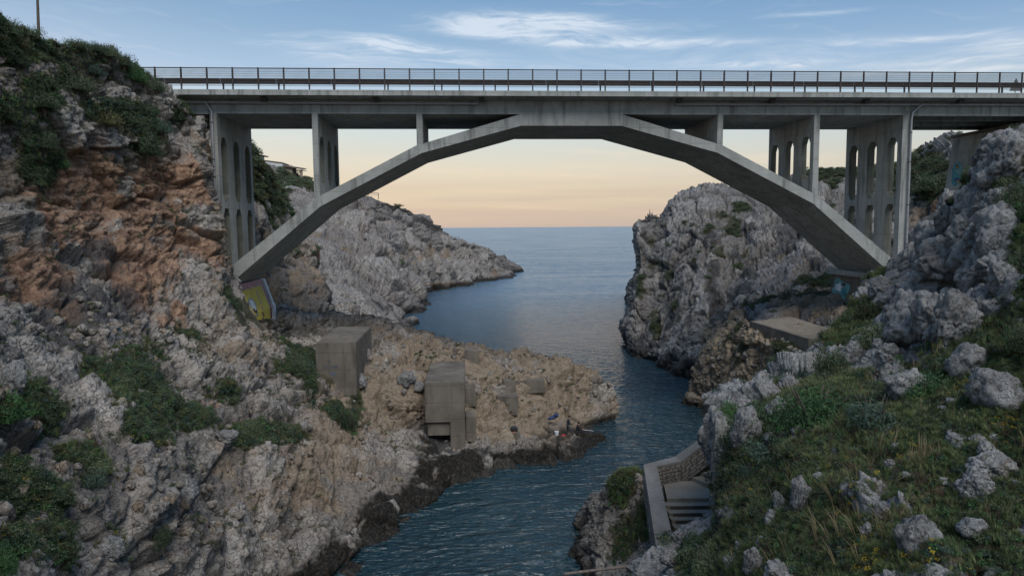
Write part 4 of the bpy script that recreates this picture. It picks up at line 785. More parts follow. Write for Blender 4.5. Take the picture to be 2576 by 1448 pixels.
# landing
l = [un(1668, 1209, Z=ZL), un(1716, 1198, Z=ZL), un(1782, 1226, Z=ZL), un(1790, 1252, Z=ZL), un(1678, 1253, Z=ZL)]
lp = MB(); lp.prism([(p[0], p[1]) for p in l], 2, ZL - .6, ZL).build('landing', M_STEP, st)
# lower flight, towards the camera
w0, w1 = un(1678, 1253, Z=ZL), un(1790, 1252, Z=ZL); dirn = np.array([dn_i[0] - c_corner_i[0], dn_i[1] - c_corner_i[1], 0]); dirn /= np.linalg.norm(dirn)
dirn = np.array([.02, -1, 0]); dirn /= np.linalg.norm(dirn)
run = .375; rise = .16
for k in range(11):
    p = w0 + dirn * run * k - [0.0, 0, 0]; q = w1 + dirn * run * k; zt2 = ZL - rise * (k + 1)
    A = [p + [-.15, 0, 0], q, q + dirn * (run + .05), p + [-.15, 0, 0] + dirn * (run + .05)]
    MB().hexa([(v[0], v[1], zt2 - .5) for v in A] + [(v[0], v[1], zt2 - .001 * k) for v in A]).build('step', M_STEP, st)
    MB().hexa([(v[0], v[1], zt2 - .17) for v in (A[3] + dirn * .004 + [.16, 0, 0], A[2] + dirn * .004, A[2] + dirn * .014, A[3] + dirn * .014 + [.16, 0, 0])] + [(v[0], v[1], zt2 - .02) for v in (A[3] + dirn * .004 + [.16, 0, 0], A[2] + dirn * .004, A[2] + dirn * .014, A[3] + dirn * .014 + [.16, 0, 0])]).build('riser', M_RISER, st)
# upper flight, climbing away to the right
e0, e1 = un(1716, 1198, Z=ZL), un(1779, 1226, Z=ZL)
hd = np.array([(e1 - e0)[1], -(e1 - e0)[0], 0]); hd /= np.linalg.norm(hd); hd = hd if hd[1] > 0 else -hd
hd = np.array([s3_o[0] - s2_o[0], s3_o[1] - s2_o[1], 0]); hd /= np.linalg.norm(hd)
for k in range(8):
    p, q = e0 + hd * .52 * k, e1 + hd * .52 * k; zt2 = ZL + .19 * (k + 1)
    A = [p, q, q + hd * .56, p + hd * .56]; MB().hexa([(v[0], v[1], zt2 - .5) for v in A] + [(v[0], v[1], zt2 + .001 * k) for v in A]).build('step', M_STEP, st)
pw = empty('stone_parapet', tuple(c_corner_o), 'rough stone parapet wall with broad concrete coping around the stair landing', 'parapet')
def coping(o0, i0_, o1, i1_, t=.13):
    f = lambda v, dz: (v[0], v[1], v[2] + dz)
    MB().hexa([f(o0, -t), f(i0_, -t), f(i1_, -t), f(o1, -t), f(o0, 0), f(i0_, 0), f(i1_, 0), f(o1, 0)]).build('coping', M_COPE, pw)
mid_o, mid_i = c_corner_o + (dn_o - c_corner_o) * .47, c_corner_i + (dn_i - c_corner_i) * .47
g = lambda a, b, t: a + (b - a) * t
coping(c_corner_o, c_corner_i, g(c_corner_o, dn_o, .468), g(c_corner_i, dn_i, .468)); coping(g(c_corner_o, dn_o, .473), g(c_corner_i, dn_i, .473), dn_o, dn_i)
coping(c_corner_o + [.02, .01, .006], c_corner_i + [.02, 0, .006], s2_o + [0, 0, .006], s2_i + [0, 0, .006]); coping(s2_o, s2_i, s3_o, s3_i)
def walls(o0, i0_, o1, i1_, hgt, seed, inner=True, outer=True):
    r = random.Random(seed); ins = .04
    a0, a1 = g(o0, i0_, .06), g(o1, i1_, .06); b0, b1 = g(o0, i0_, .94), g(o1, i1_, .94); f = lambda v, dz: (v[0], v[1], v[2] + dz)
    MB().hexa([f(a0, -hgt), f(b0, -hgt), f(b1, -hgt), f(a1, -hgt), f(a0, -.132), f(b0, -.132), f(b1, -.132), f(a1, -.132)]).build('wall_core', M_MORTAR, pw)
    for (s0, s1, sg_) in ([(b0, b1, 1)] if inner else []) + ([(a0, a1, -1)] if outer else []):
        ln = np.linalg.norm((s1 - s0)[:2]); nx = np.array([-(s1 - s0)[1], (s1 - s0)[0], 0]) / ln; cen = (o0 + o1) / 2 - (i0_ + i1_) / 2; nx = nx if (nx @ cen) * sg_ < 0 else -nx
        z = -.14; rowh = .2
        while z > -hgt + .1:
            rh = r.uniform(.15, .24); u = r.uniform(0, .08)
            while u < ln - .05:
                wd = min(r.uniform(.16, .36), ln - u - .01)
                if wd > .07:
                    cs = []
                    for (uu, zz_) in ((u + .012, z - rh + .012), (u + wd - .012, z - rh + .012), (u + wd - .012, z - .012), (u + .012, z - .012)):
                        cs.append((uu + r.uniform(-.014, .014), zz_ + r.uniform(-.014, .014)))
                    cu = sum(c[0] for c in cs) / 4; cz = sum(c[1] for c in cs) / 4; outd = r.uniform(.03, .06); vs = []
                    def P3(uu, zz_, o_): q = g(s0, s1, uu / ln); return (q[0] + nx[0] * o_, q[1] + nx[1] * o_, q[2] + zz_)
                    mids = []
                    for k in range(4):
                        (ua, za), (ub, zb2) = cs[k], cs[(k + 1) % 4]; mids += [(ua * .93 + cu * .07, za * .93 + cz * .07), ((ua + ub) / 2 + r.uniform(-.006, .006), (za + zb2) / 2 + r.uniform(-.008, .008))]
                    vs = [P3(a_, b_, -.02) for a_, b_ in mids] + [P3(a_, b_, outd * .55) for a_, b_ in mids] + [P3(cu + (a_ - cu) * .72, cz + (b_ - cz) * .72, outd) for a_, b_ in mids] 
                    fs = [(i, (i + 1) % 8, 8 + (i + 1) % 8, 8 + i) for i in range(8)] + [(8 + i, 8 + (i + 1) % 8, 16 + (i + 1) % 8, 16 + i) for i in range(8)] + [tuple(range(16, 24))]
                    mb = MB(); mb.add(vs, fs); mb.build('stone', M_STONE, pw)
                u += wd
            z -= rh
walls(c_corner_o, c_corner_i, s2_o, s2_i, 1.0, 3, True, False)
walls(s2_o, s2_i, s3_o, s3_i, 1.25, 4, True, False)
walls(c_corner_o, c_corner_i, dn_o, dn_i, 1.5, 5, False, True)
MB().hexa([tuple(v) for v in (c_corner_i - [0, 0, 1.2], c_corner_i - [.1, 0, 1.2], dn_i - [.1, 0, 1.2], dn_i - [0, 0, 1.2], c_corner_i - [.03, 0, .131], c_corner_i - [.12, 0, .131], dn_i - [.12, 0, .131], dn_i - [.03, 0, .131])]).build('inner_render', M_MORTAR, pw)
# wooden handrail at the lower end
hr = empty('handrail', tuple(un(1560, 1450, Y=25)), 'weathered wooden pole handrail at the bottom of the picture left of the stair end', 'handrail')
MB().tube([un(1420, 1442.5, Y=25.5), un(1545, 1427, Y=25.0), un(1657, 1416, Y=24.6)], .055, 10).build('pole', M_WOOD, hr)
MB().tube([un(1560, 1458, Y=25.0), un(1650, 1424, Y=24.75)], .04, 8).build('brace', M_WOOD, hr)
MB().tube([un(1648, 1414, Y=24.6), un(1650, 1485, Y=24.6)], .06, 8).build('post', M_WOOD, hr)

# ---------------------------------------------------------------- hill on the left: houses, fences, pole
pol = empty('utility_pole', tuple(un(97, 130, Y=62)), 'thin dark utility pole on the hill at top left', 'pole')
MB().tube([un(98, 135, Y=62), un(97, 75, Y=62), un(93, -40, Y=62)], [.13, .12, .09], 8).build('shaft', M_TRUNK, pol)
def P_(px, py, Y): return un(px, py, Y=Y)
hs = empty('white_house', tuple(P_(690, 435, 205)), 'plain white house wall on the hill left of the second pier', 'house')
a, b = P_(664, 465, 205), P_(714, 398, 207)
zl, zr = P_(664, 404, 205)[2], P_(713, 412, 207)[2]
MB().hexa([(a[0], 205, a[2]), (b[0], 205, a[2]), (b[0], 212, a[2]), (a[0], 212, a[2]), (a[0], 205, zl), (b[0], 205, zr), (b[0], 212, zr), (a[0], 212, zl)]).build('wall', M_WHITEWALL, hs)
MB().hexa([(a[0] - .1, 204.8, zl), (b[0] + .15, 204.8, zr), (b[0] + .15, 212.2, zr), (a[0] - .1, 212.2, zl), (a[0] - .1, 204.8, zl + .22), (b[0] + .15, 204.8, zr + .22), (b[0] + .15, 212.2, zr + .22), (a[0] - .1, 212.2, zl + .22)]).build('roof', M_ROOF, hs)
h2 = empty('pergola_house', tuple(P_(735, 435, 206)), 'low stone house with a brown roofed pergola right of the white wall', 'house')
a, b = P_(714.5, 445, 206), P_(735, 419, 206)
MB().box((a[0] + .1, 206, a[2]), (b[0], 211, b[2])).build('wall', M_STONEW, h2)
q0, q1 = P_(713, 419, 205.5), P_(759, 426, 205.5)
MB().hexa([(q0[0], 205.3, q0[2]), (q1[0], 205.3, q1[2]), (q1[0], 211.4, q1[2] + .5), (q0[0], 211.4, q0[2] + .5), (q0[0], 205.3, q0[2] + .3), (q1[0], 205.3, q1[2] + .25), (q1[0], 211.4, q1[2] + .75), (q0[0], 211.4, q0[2] + .8)]).build('roof', M_ROOF, h2)
for pxx in (753.5, 757.5): p = P_(pxx, 428, 206); MB().box((p[0], 206, p[2] - 3), (p[0] + .35, 206.4, p[2])).build('post', M_STONEW, h2)
for k in range(6): xx = q0[0] + 2.6 + k * .55; MB().box((xx, 205.6, q1[2] - .12), (xx + .1, 211, q1[2] - .02)).build('rafter', M_WOOD, h2)
h3 = empty('tiled_roof_house', tuple(P_(636, 400, 190)), 'dark eave of a house showing just right of the left outer pier', 'house')
p, q = P_(600, 386.5, 190), P_(653.5, 389, 190)
MB().hexa([(p[0], 190, p[2] - .2), (q[0], 190, q[2] - .15), (q[0], 198, q[2] + .1), (p[0], 198, p[2] + .2), (p[0], 190, p[2] + .15), (q[0], 190, q[2] + .1), (q[0], 198, q[2] + .4), (p[0], 198, p[2] + .5)]).build('roof', M_ROOF, h3)
q = P_(647, 391, 190.5); MB().box((p[0], 191, p[2] - 4), (q[0], 197, p[2] - .21)).build('wall', M_WHITEWALL, h3)
def fence(label, pts, Ys, ph):
    f = empty('wooden_fence', tuple(un(*pts[0], Y=Ys[0])), label, 'fence', 'wooden fences on the headland'); W = [un(*p, Y=y) for p, y in zip(pts, Ys)]; P3 = []
    for a, b in zip(W[:-1], W[1:]):
        m = max(1, int(round(np.linalg.norm(b - a) / 2.2)))
        for k in range(m): P3.append(a + (b - a) * k / m)
    P3.append(W[-1])
    for p in P3: MB().tube([p - [0, 0, .6], p + [0, 0, ph]], .09, 6).build('post', M_WOOD, f)
    for a, b in zip(P3[:-1], P3[1:]): MB().tube([a + [0, 0, ph - .1], b + [0, 0, ph - .1]], .07, 6).build('rail', M_WOOD, f); MB().tube([a + [0, 0, ph * .5], b + [0, 0, ph * .5]], .05, 6).build('rail', M_WOOD, f)
fence('short wooden fence on the crest of the headland under the arch', [(926, 494), (952, 495)], [176, 178], 1.0)
fence('long wooden stair rail running down the headland ridge', [(1044, 554), (1058, 566), (1072, 578), (1086, 588), (1100, 596)], [195, 200, 205, 210, 215], 1.3)
fence('small wooden fence at the lower end of the headland ridge', [(1126, 603), (1155, 606)], [222, 228], 1.3)

# ---------------------------------------------------------------- people fishing and their things
SKIN = plain('skin', (.36, .22, .15), .6); NAVYC = plain('dark_navy_jacket', (.028, .032, .045), .85, 0, .3, 9); GREYC = plain('dark_grey_trousers', (.040, .044, .055), .85, 0, .3, 9)
BLACKC = plain('black_jacket', (.014, .016, .017), .8, 0, .3, 9); BLACKT = plain('black_trousers', (.016, .017, .02), .85, 0, .3, 9); SHOE = plain('pale_shoes', (.42, .42, .42), .6); HAIR = plain('dark_hair', (.012, .010, .009), .7); SHOEB = plain('dark_shoes', (.02, .02, .022), .6)
def figure(name, label, J, edges, group=None, mats=None, loc=(0, 0, 0)):
    """J: {name:(x,y,z,r,part)}; one skin for the whole body, clothing areas by nearest joint"""
    keys = list(J); me = bpy.data.meshes.new('body'); me.from_pydata([J[k][:3] for k in keys], [(keys.index(a), keys.index(b)) for a, b in edges], [])
    ob = bpy.data.objects.new('tmp', me); COL.objects.link(ob); mod = ob.modifiers.new('s', 'SKIN'); mod.use_smooth_shade = True
    for i, k in enumerate(keys): me.skin_vertices[0].data[i].radius = (J[k][3], J[k][3] * (J[k][5] if len(J[k]) > 5 else 1)); me.skin_vertices[0].data[i].use_root = (k == 'pelvis')
    ob.modifiers.new('u', 'SUBSURF').levels = 2; dg = bpy.context.evaluated_depsgraph_get(); m2 = bpy.data.meshes.new_from_object(ob.evaluated_get(dg)); bpy.data.objects.remove(ob)
    order = []; m2.materials.clear()
    for m in mats.values(): m2.materials.append(m)
    names = list(mats); JP = np.array([J[k][:3] for k in keys]); S = []
    for a, b in edges:                       # sample bones so that areas end cleanly at joints
        for t in (0, .25, .5, .75, 1): S.append((*(np.array(J[a][:3]) * (1 - t) + np.array(J[b][:3]) * t), names.index(J[a][4] if t < .5 else J[b][4])))
    S = np.array(S)
    for p in m2.polygons:
        c = np.array(p.center); p.material_index = int(S[np.argmin(((S[:, :3] - c) ** 2).sum(1)), 3]); p.use_smooth = True
    e = empty('person', (0, 0, 0), label, 'person', group); o = link('body', m2, None, e); e.location = loc; return e
def fingers(J, E, hand, tip, part='skin'):
    h = np.array(J[hand][:3]); d = np.array(tip, float)
    for i in range(4):
        k = f'{hand}f{i}'; J[k] = (*(h + d * .07 + np.array([0, (i - 1.5) * .018, (i - 1.5) * .006])), .010, part); E.append((hand, k)); k2 = k + 'b'; J[k2] = (*(np.array(J[k][:3]) + d * .02 + np.array([0, 0, -.03])), .009, part); E.append((k, k2))
    k = f'{hand}t'; J[k] = (*(h + d * .02 + np.array([0, -.02, .035])), .011, part); E.append((hand, k))
J = dict(pelvis=(0, 0, .93, .145, 'trousers', .8), waist=(.0, 0, 1.06, .145, 'jacket', .85), chest=(.05, 0, 1.30, .175, 'jacket', .8), neck0=(.09, 0, 1.46, .085, 'jacket'), neck=(.12, 0, 1.52, .055, 'skin'), head=(.15, 0, 1.62, .095, 'skin'), crown=(.15, 0, 1.70, .075, 'skin'), chin=(.20, 0, 1.57, .05, 'skin'),
         lh=(0, .10, .88, .10, 'trousers'), lk=(.0, .11, .48, .068, 'trousers'), la=(-.02, .12, .10, .048, 'trousers'), lf=(-.02, .12, .045, .045, 'shoes'), lt=(.15, .12, .035, .036, 'shoes'),
         rh=(.02, -.10, .88, .10, 'trousers'), rk=(.24, -.12, .53, .068, 'trousers'), ra=(.42, -.12, .24, .048, 'trousers'), rf=(.45, -.12, .18, .045, 'shoes'), rt=(.61, -.12, .16, .036, 'shoes'),
         ls=(.06, .19, 1.38, .075, 'jacket'), le=(.06, .23, 1.12, .055, 'jacket'), lw=(.24, .10, .98, .04, 'jacket'), lha=(.31, .05, .98, .034, 'skin'),
         rs=(.06, -.19, 1.38, .075, 'jacket'), re=(.12, -.24, 1.14, .055, 'jacket'), rw=(.30, -.10, 1.04, .04, 'jacket'), rha=(.37, -.05, 1.05, .034, 'skin'))
E_ = [('pelvis', 'waist'), ('waist', 'chest'), ('chest', 'neck0'), ('neck0', 'neck'), ('neck', 'head'), ('head', 'crown'), ('head', 'chin'), ('pelvis', 'lh'), ('lh', 'lk'), ('lk', 'la'), ('la', 'lf'), ('lf', 'lt'), ('pelvis', 'rh'), ('rh', 'rk'), ('rk', 'ra'), ('ra', 'rf'), ('rf', 'rt'),
      ('chest', 'ls'), ('ls', 'le'), ('le', 'lw'), ('lw', 'lha'), ('chest', 'rs'), ('rs', 're'), ('re', 'rw'), ('rw', 'rha')]
fingers(J, E_, 'lha', (1, 0, .1)); fingers(J, E_, 'rha', (1, 0, .1))
pf = un(1428.5, 1098, Y=54.2)
p1 = figure('person', 'person standing in dark jacket and grey trousers holding a fishing rod on the ledge', J, E_, None, dict(jacket=NAVYC, trousers=GREYC, skin=SKIN, shoes=SHOE), tuple(pf))
def hair(e, c, r=.112):
    import bmesh
    bm = bmesh.new(); bmesh.ops.create_icosphere(bm, subdivisions=2, radius=r)
    for v in bm.verts: v.co = Vector((v.co.x * 1.0, v.co.y * .9, v.co.z * .95)); v.co += Vector((-.02, 0, .02))
    bmesh.ops.delete(bm, geom=[v for v in bm.verts if v.co.x > .05 and v.co.z < .03], context='VERTS')
    me = bpy.data.meshes.new('hair'); bm.to_mesh(me); bm.free(); me.materials.append(HAIR); o = bpy.data.objects.new('hair', me); COL.objects.link(o); o.parent = e; o.location = c
    me2 = MB()
    for s in (-1, 1): me2.box((.088, s * .035 - .012, .0), (.100, s * .035 + .012, .014))
    me2.hexa([(.085, -.012, -.05), (.085, .012, -.05), (.085, .008, 0), (.085, -.008, 0), (.118, -.008, -.045), (.118, .008, -.045), (.098, .005, 0), (.098, -.005, 0)])
    m = me2.mesh('face'); m.materials.append(SKIN); f = bpy.data.objects.new('nose_and_eyes', m); COL.objects.link(f); f.parent = e; f.location = (c[0] - .0, c[1], c[2] - .0)
hair(p1, (.15, 0, 1.64))
def rod(label, a, b, grip=PWHITE):
    e = empty('fishing_rod', tuple(a), label, 'fishing rod', 'fishing rods'); a, b = np.array(a), np.array(b); d = b - a
    MB().tube([a, a + d * .35], [.022, .018], 6).build('grip', grip, e); MB().tube([a + d * .35, b], [.014, .007], 6).build('blank', M_RAIL, e); MB().tube([a + d * .2 + [0, 0, -.03], a + d * .2 + [0, 0, -.12]], .04, 8).build('reel', M_RAIL, e)
rod('dark fishing rod held upright by the standing person', pf + [.25, -.03, .95], pf + [1.05, -.1, 1.65], M_RAIL)
J2 = dict(pelvis=(0, 0, .13, .15, 'trousers'), waist=(.0, 0, .27, .15, 'jacket'), chest=(.06, 0, .50, .175, 'jacket', .85), neck0=(.10, 0, .64, .09, 'jacket'), neck=(.13, 0, .70, .055, 'skin'), head=(.16, 0, .80, .095, 'skin'), crown=(.16, 0, .88, .075, 'skin'), chin=(.21, 0, .75, .05, 'skin'),
          lh=(.06, .10, .12, .11, 'trousers'), lk=(.46, .13, .18, .072, 'trousers'), la=(.72, .14, -.16, .05, 'trousers'), lf=(.76, .14, -.23, .045, 'shoes'), lt=(.90, .14, -.25, .036, 'shoes'),
          rh=(.06, -.10, .12, .11, 'trousers'), rk=(.44, -.14, .14, .072, 'trousers'), ra=(.66, -.15, -.22, .05, 'trousers'), rf=(.70, -.15, -.29, .045, 'shoes'), rt=(.84, -.15, -.31, .036, 'shoes'),
          ls=(.06, .19, .58, .08, 'jacket'), le=(.14, .25, .34, .058, 'jacket'), lw=(.36, .14, .26, .042, 'jacket'), lha=(.44, .08, .26, .034, 'skin'),
          rs=(.06, -.19, .58, .08, 'jacket'), re=(.16, -.25, .34, .058, 'jacket'), rw=(.38, -.14, .26, .042, 'jacket'), rha=(.46, -.06, .27, .034, 'skin'))
E2 = [e for e in E_ if 'f' not in e[1][2:] and not e[1].endswith('t') or e[1] in ('lt', 'rt', 'chest', 'lf', 'rf')]
E2 = [('pelvis', 'waist'), ('waist', 'chest'), ('chest', 'neck0'), ('neck0', 'neck'), ('neck', 'head'), ('head', 'crown'), ('head', 'chin'), ('pelvis', 'lh'), ('lh', 'lk'), ('lk', 'la'), ('la', 'lf'), ('lf', 'lt'), ('pelvis', 'rh'), ('rh', 'rk'), ('rk', 'ra'), ('ra', 'rf'), ('rf', 'rt'),
      ('chest', 'ls'), ('ls', 'le'), ('le', 'lw'), ('lw', 'lha'), ('chest', 'rs'), ('rs', 're'), ('re', 'rw'), ('rw', 'rha')]
fingers(J2, E2, 'lha', (1, 0, 0)); fingers(J2, E2, 'rha', (1, 0, 0))
ps = un(1452, 1088, Y=54.0)
p2 = figure('person', 'person seated in black clothes on the rock edge with a long fishing rod', J2, E2, None, dict(jacket=BLACKC, trousers=BLACKT, skin=SKIN, shoes=SHOEB), tuple(ps))
hair(p2, (.16, 0, .82), .118)
rod('long fishing rod with white grip held out over the water by the seated person', ps + [.42, -.02, .26], un(1545, 1089, Y=53.6))
bk = empty('bucket', tuple(un(1400, 1096, Y=54.0)), 'white plastic bucket standing left of the standing person', 'bucket'); b0 = un(1400, 1096.5, Y=54.0)
MB().tube([b0, b0 + [0, 0, .38]], [.14, .175], 16).build('pail', PWHITE, bk); MB().tube([b0 + [0, 0, .36], b0 + [0, 0, .39]], .185, 16).build('rim', PWHITE, bk)
REDC = plain('red_plastic', (.45, .02, .03), .6); BLUEC = plain('dark_blue_fabric', (.03, .05, .13), .8, 0, .4, 6); ORG = plain('orange_plastic', (.55, .16, .03), .6)
def lump(name, label, cat, c, s, mat, k=0, sub=3, nz=.18, parent=None, group=None):
    import bmesh
    bm = bmesh.new(); bmesh.ops.create_icosphere(bm, subdivisions=sub, radius=1.0); P = np.array([v.co[:] for v in bm.verts]); h = 1 + nz * fbm(P * 1.0 + k * 9.1, .8, 3, k)
    for v, q in zip(bm.verts, h): v.co = v.co * float(q)
    for v in bm.verts: v.co = Vector((v.co.x * s[0], v.co.y * s[1], v.co.z * s[2]))
    me = bpy.data.meshes.new(name); bm.to_mesh(me); bm.free(); me.polygons.foreach_set('use_smooth', [True] * len(me.polygons)); o = link(name, me, mat); o.location = c
    if parent is None: tag(o, label, cat, group)
    else: o.parent = parent
    return o
lump('bag', 'small red bag on the rock between the bucket and the standing person', 'bag', un(1417.5, 1095.5, Y=53.9), (.19, .14, .12), REDC, 3)
jk = lump('jacket', 'dark blue jacket draped over a rock above the bucket', 'jacket', un(1390, 1050, Y=55.6) - [0, 0, 0], (.46, .2, .14), BLUEC, 5, 3, .35)
jk.rotation_euler = (0, -.25, 0)
lump('backpack', 'blue backpack on the rock beside the draped jacket', 'backpack', un(1400, 1044, Y=55.5), (.20, .2, .17), BLUEC, 8)
sx = empty('seat_box', tuple(un(1293, 1089, Y=52.6)), 'dark fishing seat box with an orange tray on the concrete plinth', 'seat box'); b0 = un(1293, 1090, Y=52.6)
for dx in (-.24, .24):
    for dy in (-.15, .15): MB().box(b0 + [dx - .02, dy - .02, 0], b0 + [dx + .02, dy + .02, .42]).build('leg', M_RAIL, sx)
MB().box(b0 + [-.28, -.19, .30], b0 + [.28, .19, .44]).build('seat', BLACKC, sx); MB().box(b0 + [-.10, -.16, .06], b0 + [.14, .12, .18]).build('tray', ORG, sx); MB().box(b0 + [-.20, -.13, .45], b0 + [.16, .12, .58]).build('case', GREYC, sx)
MB().tube([b0 + [.1, 0, .58], b0 + [.02, 0, .95]], .03, 6).build('rod_rest', M_TRUNK, sx)
lump('litter', 'small bright blue scrap of litter among the bushes left of the big block', 'litter', un(718, 912, Y=50.6) + [0, -.4, .3], (.18, .05, .14), plain('bright_blue_plastic', (.01, .16, .42), .5), 2, 1)
# ---------------------------------------------------------------- where the ground is, seen at a survey spot
_AP = np.concatenate([t['P'] for t in TERR]); _apx, _apy = pj(_AP); _dep = (_AP - np.array([0, 0, CAM_H])) @ Fv
def ground(px, py, rad=5):
    m = (np.abs(_apx - px) < rad) & (np.abs(_apy - py) < rad) & (_dep > 3)
    if not m.any(): return ground(px, py, rad * 2)
    i = np.where(m)[0]; j = i[np.argmin(_dep[i])]; return _AP[j].copy()

# ---------------------------------------------------------------- foliage meshes
def leaves(n, r=(1, 1, .8), size=.07, lobes=6, seed=0, shell=.55, up=.3, asp=.45):
    g_ = np.random.default_rng(seed); C = g_.normal(size=(lobes, 3)); C /= np.linalg.norm(C, axis=1)[:, None]; C *= g_.uniform(.25, .62, (lobes, 1)); C[:, 2] = np.abs(C[:, 2]) * .8
    R = g_.uniform(.30, .55, lobes); k = g_.integers(0, lobes, n); D = g_.normal(size=(n, 3)); D /= np.linalg.norm(D, axis=1)[:, None]
    rad = R[k] * (shell + (1 - shell) * g_.random(n)) * (1 + .25 * vnoise(D * 3 + k[:, None] * 7.7, seed))
    P = (C[k] + D * rad[:, None]) * np.array(r); P[:, 2] = np.abs(P[:, 2])
    N = D + g_.normal(size=(n, 3)) * .55 + np.array([0, 0, up]); N /= np.linalg.norm(N, axis=1)[:, None]
    A = np.cross(N, g_.normal(size=(n, 3))); A /= np.linalg.norm(A, axis=1)[:, None]; B = np.cross(N, A); s = (size * g_.uniform(.6, 1.3, n))[:, None]
    V = np.stack([P - A * s, P + B * s * asp, P + A * s + N * s * .25, P - B * s * asp], 1).reshape(-1, 3)
    me = mesh_np('foliage', V, np.arange(4 * n).reshape(-1, 4), False); fattr(me, 'leaf', np.repeat(g_.random(n), 4)); return me
def tuft(n, h, seed, spread=.12, wid=.006, droop=.5):
    g_ = np.random.default_rng(seed); V = []; F = []; L = []
    for i in range(n):
        a = g_.uniform(0, 6.283); d = np.array([math.cos(a), math.sin(a), 0]); t = np.array([-d[1], d[0], 0]); b = d * g_.uniform(0, spread) * .6; hh = h * g_.uniform(.5, 1.15); dr = droop * g_.uniform(.2, 1.1) * hh; w_ = wid * g_.uniform(.7, 1.4)
        p0, p1, p2 = b, b + d * dr * .35 + [0, 0, hh * .6], b + d * dr + [0, 0, hh * .95 - dr * .25]; k = len(V)
        V += [p0 - t * w_, p0 + t * w_, p1 + t * w_ * .8, p1 - t * w_ * .8, p2 + t * w_ * .15, p2 - t * w_ * .15]; F += [[k, k + 1, k + 2, k + 3], [k + 3, k + 2, k + 4, k + 5]]; L += [g_.random()] * 6
    me = mesh_np('tuft', np.array(V), F, False); fattr(me, 'leaf', L); return me
def src(coll, me, mat):
    me.materials.append(mat); o = bpy.data.objects.new(me.name, me); coll.objects.link(o); return o
def scatter(name, label, P, N, size, coll, seed, upmix=.7):
    """ground cover nobody could count: many small plants over the land, one object"""
    g_ = np.random.default_rng(seed); n = len(P); me = bpy.data.meshes.new(name); me.vertices.add(n); me.vertices.foreach_set('co', np.asarray(P, np.float32).ravel())
    D = N * (1 - upmix) + np.array([0, 0, upmix]); D /= np.linalg.norm(D, axis=1)[:, None]
    rx = np.arctan2(-D[:, 1], D[:, 2]); ry = np.arctan2(D[:, 0], np.hypot(D[:, 1], D[:, 2])); rot = np.stack([rx, ry, g_.uniform(0, 6.283, n)], 1)
    a = me.attributes.new('rot', 'FLOAT_VECTOR', 'POINT'); a.data.foreach_set('vector', rot.astype(np.float32).ravel()); fattr(me, 'scl', size); fattr(me, 'tint', g_.random(n))
    o = link(name, me); tag(o, label, kind='stuff')
    ng = bpy.data.node_groups.new(name, 'GeometryNodeTree'); ng.interface.new_socket('Geometry', in_out='INPUT', socket_type='NodeSocketGeometry'); ng.interface.new_socket('Geometry', in_out='OUTPUT', socket_type='NodeSocketGeometry')
    gi = ng.nodes.new('NodeGroupInput'); go = ng.nodes.new('NodeGroupOutput'); ip = ng.nodes.new('GeometryNodeInstanceOnPoints'); ci = ng.nodes.new('GeometryNodeCollectionInfo')
    ci.inputs['Collection'].default_value = coll; ci.inputs['Separate Children'].default_value = True; ci.inputs['Reset Children'].default_value = True
    def na(nm, ty): q = ng.nodes.new('GeometryNodeInputNamedAttribute'); q.data_type = ty; q.inputs['Name'].default_value = nm; return q.outputs['Attribute']
    ip.inputs['Pick Instance'].default_value = True
    L = ng.links; L.new(gi.outputs[0], ip.inputs['Points']); L.new(ci.outputs[0], ip.inputs['Instance']); e2r = ng.nodes.new('FunctionNodeEulerToRotation'); L.new(na('rot', 'FLOAT_VECTOR'), e2r.inputs[0]); L.new(e2r.outputs[0], ip.inputs['Rotation']); L.new(na('scl', 'FLOAT'), ip.inputs['Scale'])
    L.new(ip.outputs[0], go.inputs[0]); o.modifiers.new('scatter', 'NODES').node_group = ng; return o
def pick(t, dens, n, seed, cond=None):
    g_ = np.random.default_rng(seed); T_ = t; Wt = dens * T_['A']
    D = T_['P'] - np.array([0, 0, CAM_H]); d = D @ Fv; Wt = Wt * (d > 2.5) * (T_['px'] > -250) * (T_['px'] < 2850) * (T_['py'] < 1750)
    if cond is not None: Wt = Wt * cond
    Wt = np.clip(Wt, 0, np.percentile(Wt[Wt > 0], 99.5) * 2); i = g_.choice(len(Wt), n, p=Wt / Wt.sum()); j = g_.normal(size=(n, 3)) * .06
    return T_['P'][i] + j * np.array([1, 1, .3]), T_['N'][i], i
TT = {t['name']: t for t in TERR}
# where people stand and things lie, keep clear
def clear(P):
    px, py = pj(P); k = np.ones(len(P), bool)
    for x0, y0, x1, y1 in ((1200, 1040, 1500, 1110), (1668, 1090, 1798, 1345), (596, 695, 700, 835), (793, 862, 905, 985)): k &= ~((px > x0) & (px < x1) & (py > y0) & (py < y1))
    return k
C_SCRUB = bpy.data.collections.new('scrub_source'); C_OLV = bpy.data.collections.new('olive_source'); C_GRASS = bpy.data.collections.new('grass_source'); C_FAR = bpy.data.collections.new('far_scrub_source'); C_YEL = bpy.data.collections.new('flower_source')
for s in range(3): src(C_SCRUB, leaves(150, (.42, .42, .36), .040, 6, 100 + s), L_DARK)
src(C_SCRUB, leaves(130, (.36, .36, .30), .045, 6, 104), L_BLUE); src(C_SCRUB, leaves(130, (.40, .40, .30), .038, 6, 105), L_OLIVE); src(C_SCRUB, leaves(120, (.34, .34, .30), .042, 6, 106), L_GREEN)
for s in range(2): src(C_OLV, leaves(130, (.34, .34, .24), .034, 6, 110 + s), L_OLIVE)
src(C_OLV, leaves(130, (.32, .32, .26), .036, 6, 112), L_DARK); src(C_OLV, leaves(70, (.3, .3, .24), .030, 5, 113, asp=.2), L_BROWN)
for s in range(4): src(C_GRASS, tuft(26, .26, 120 + s), L_GRASS)
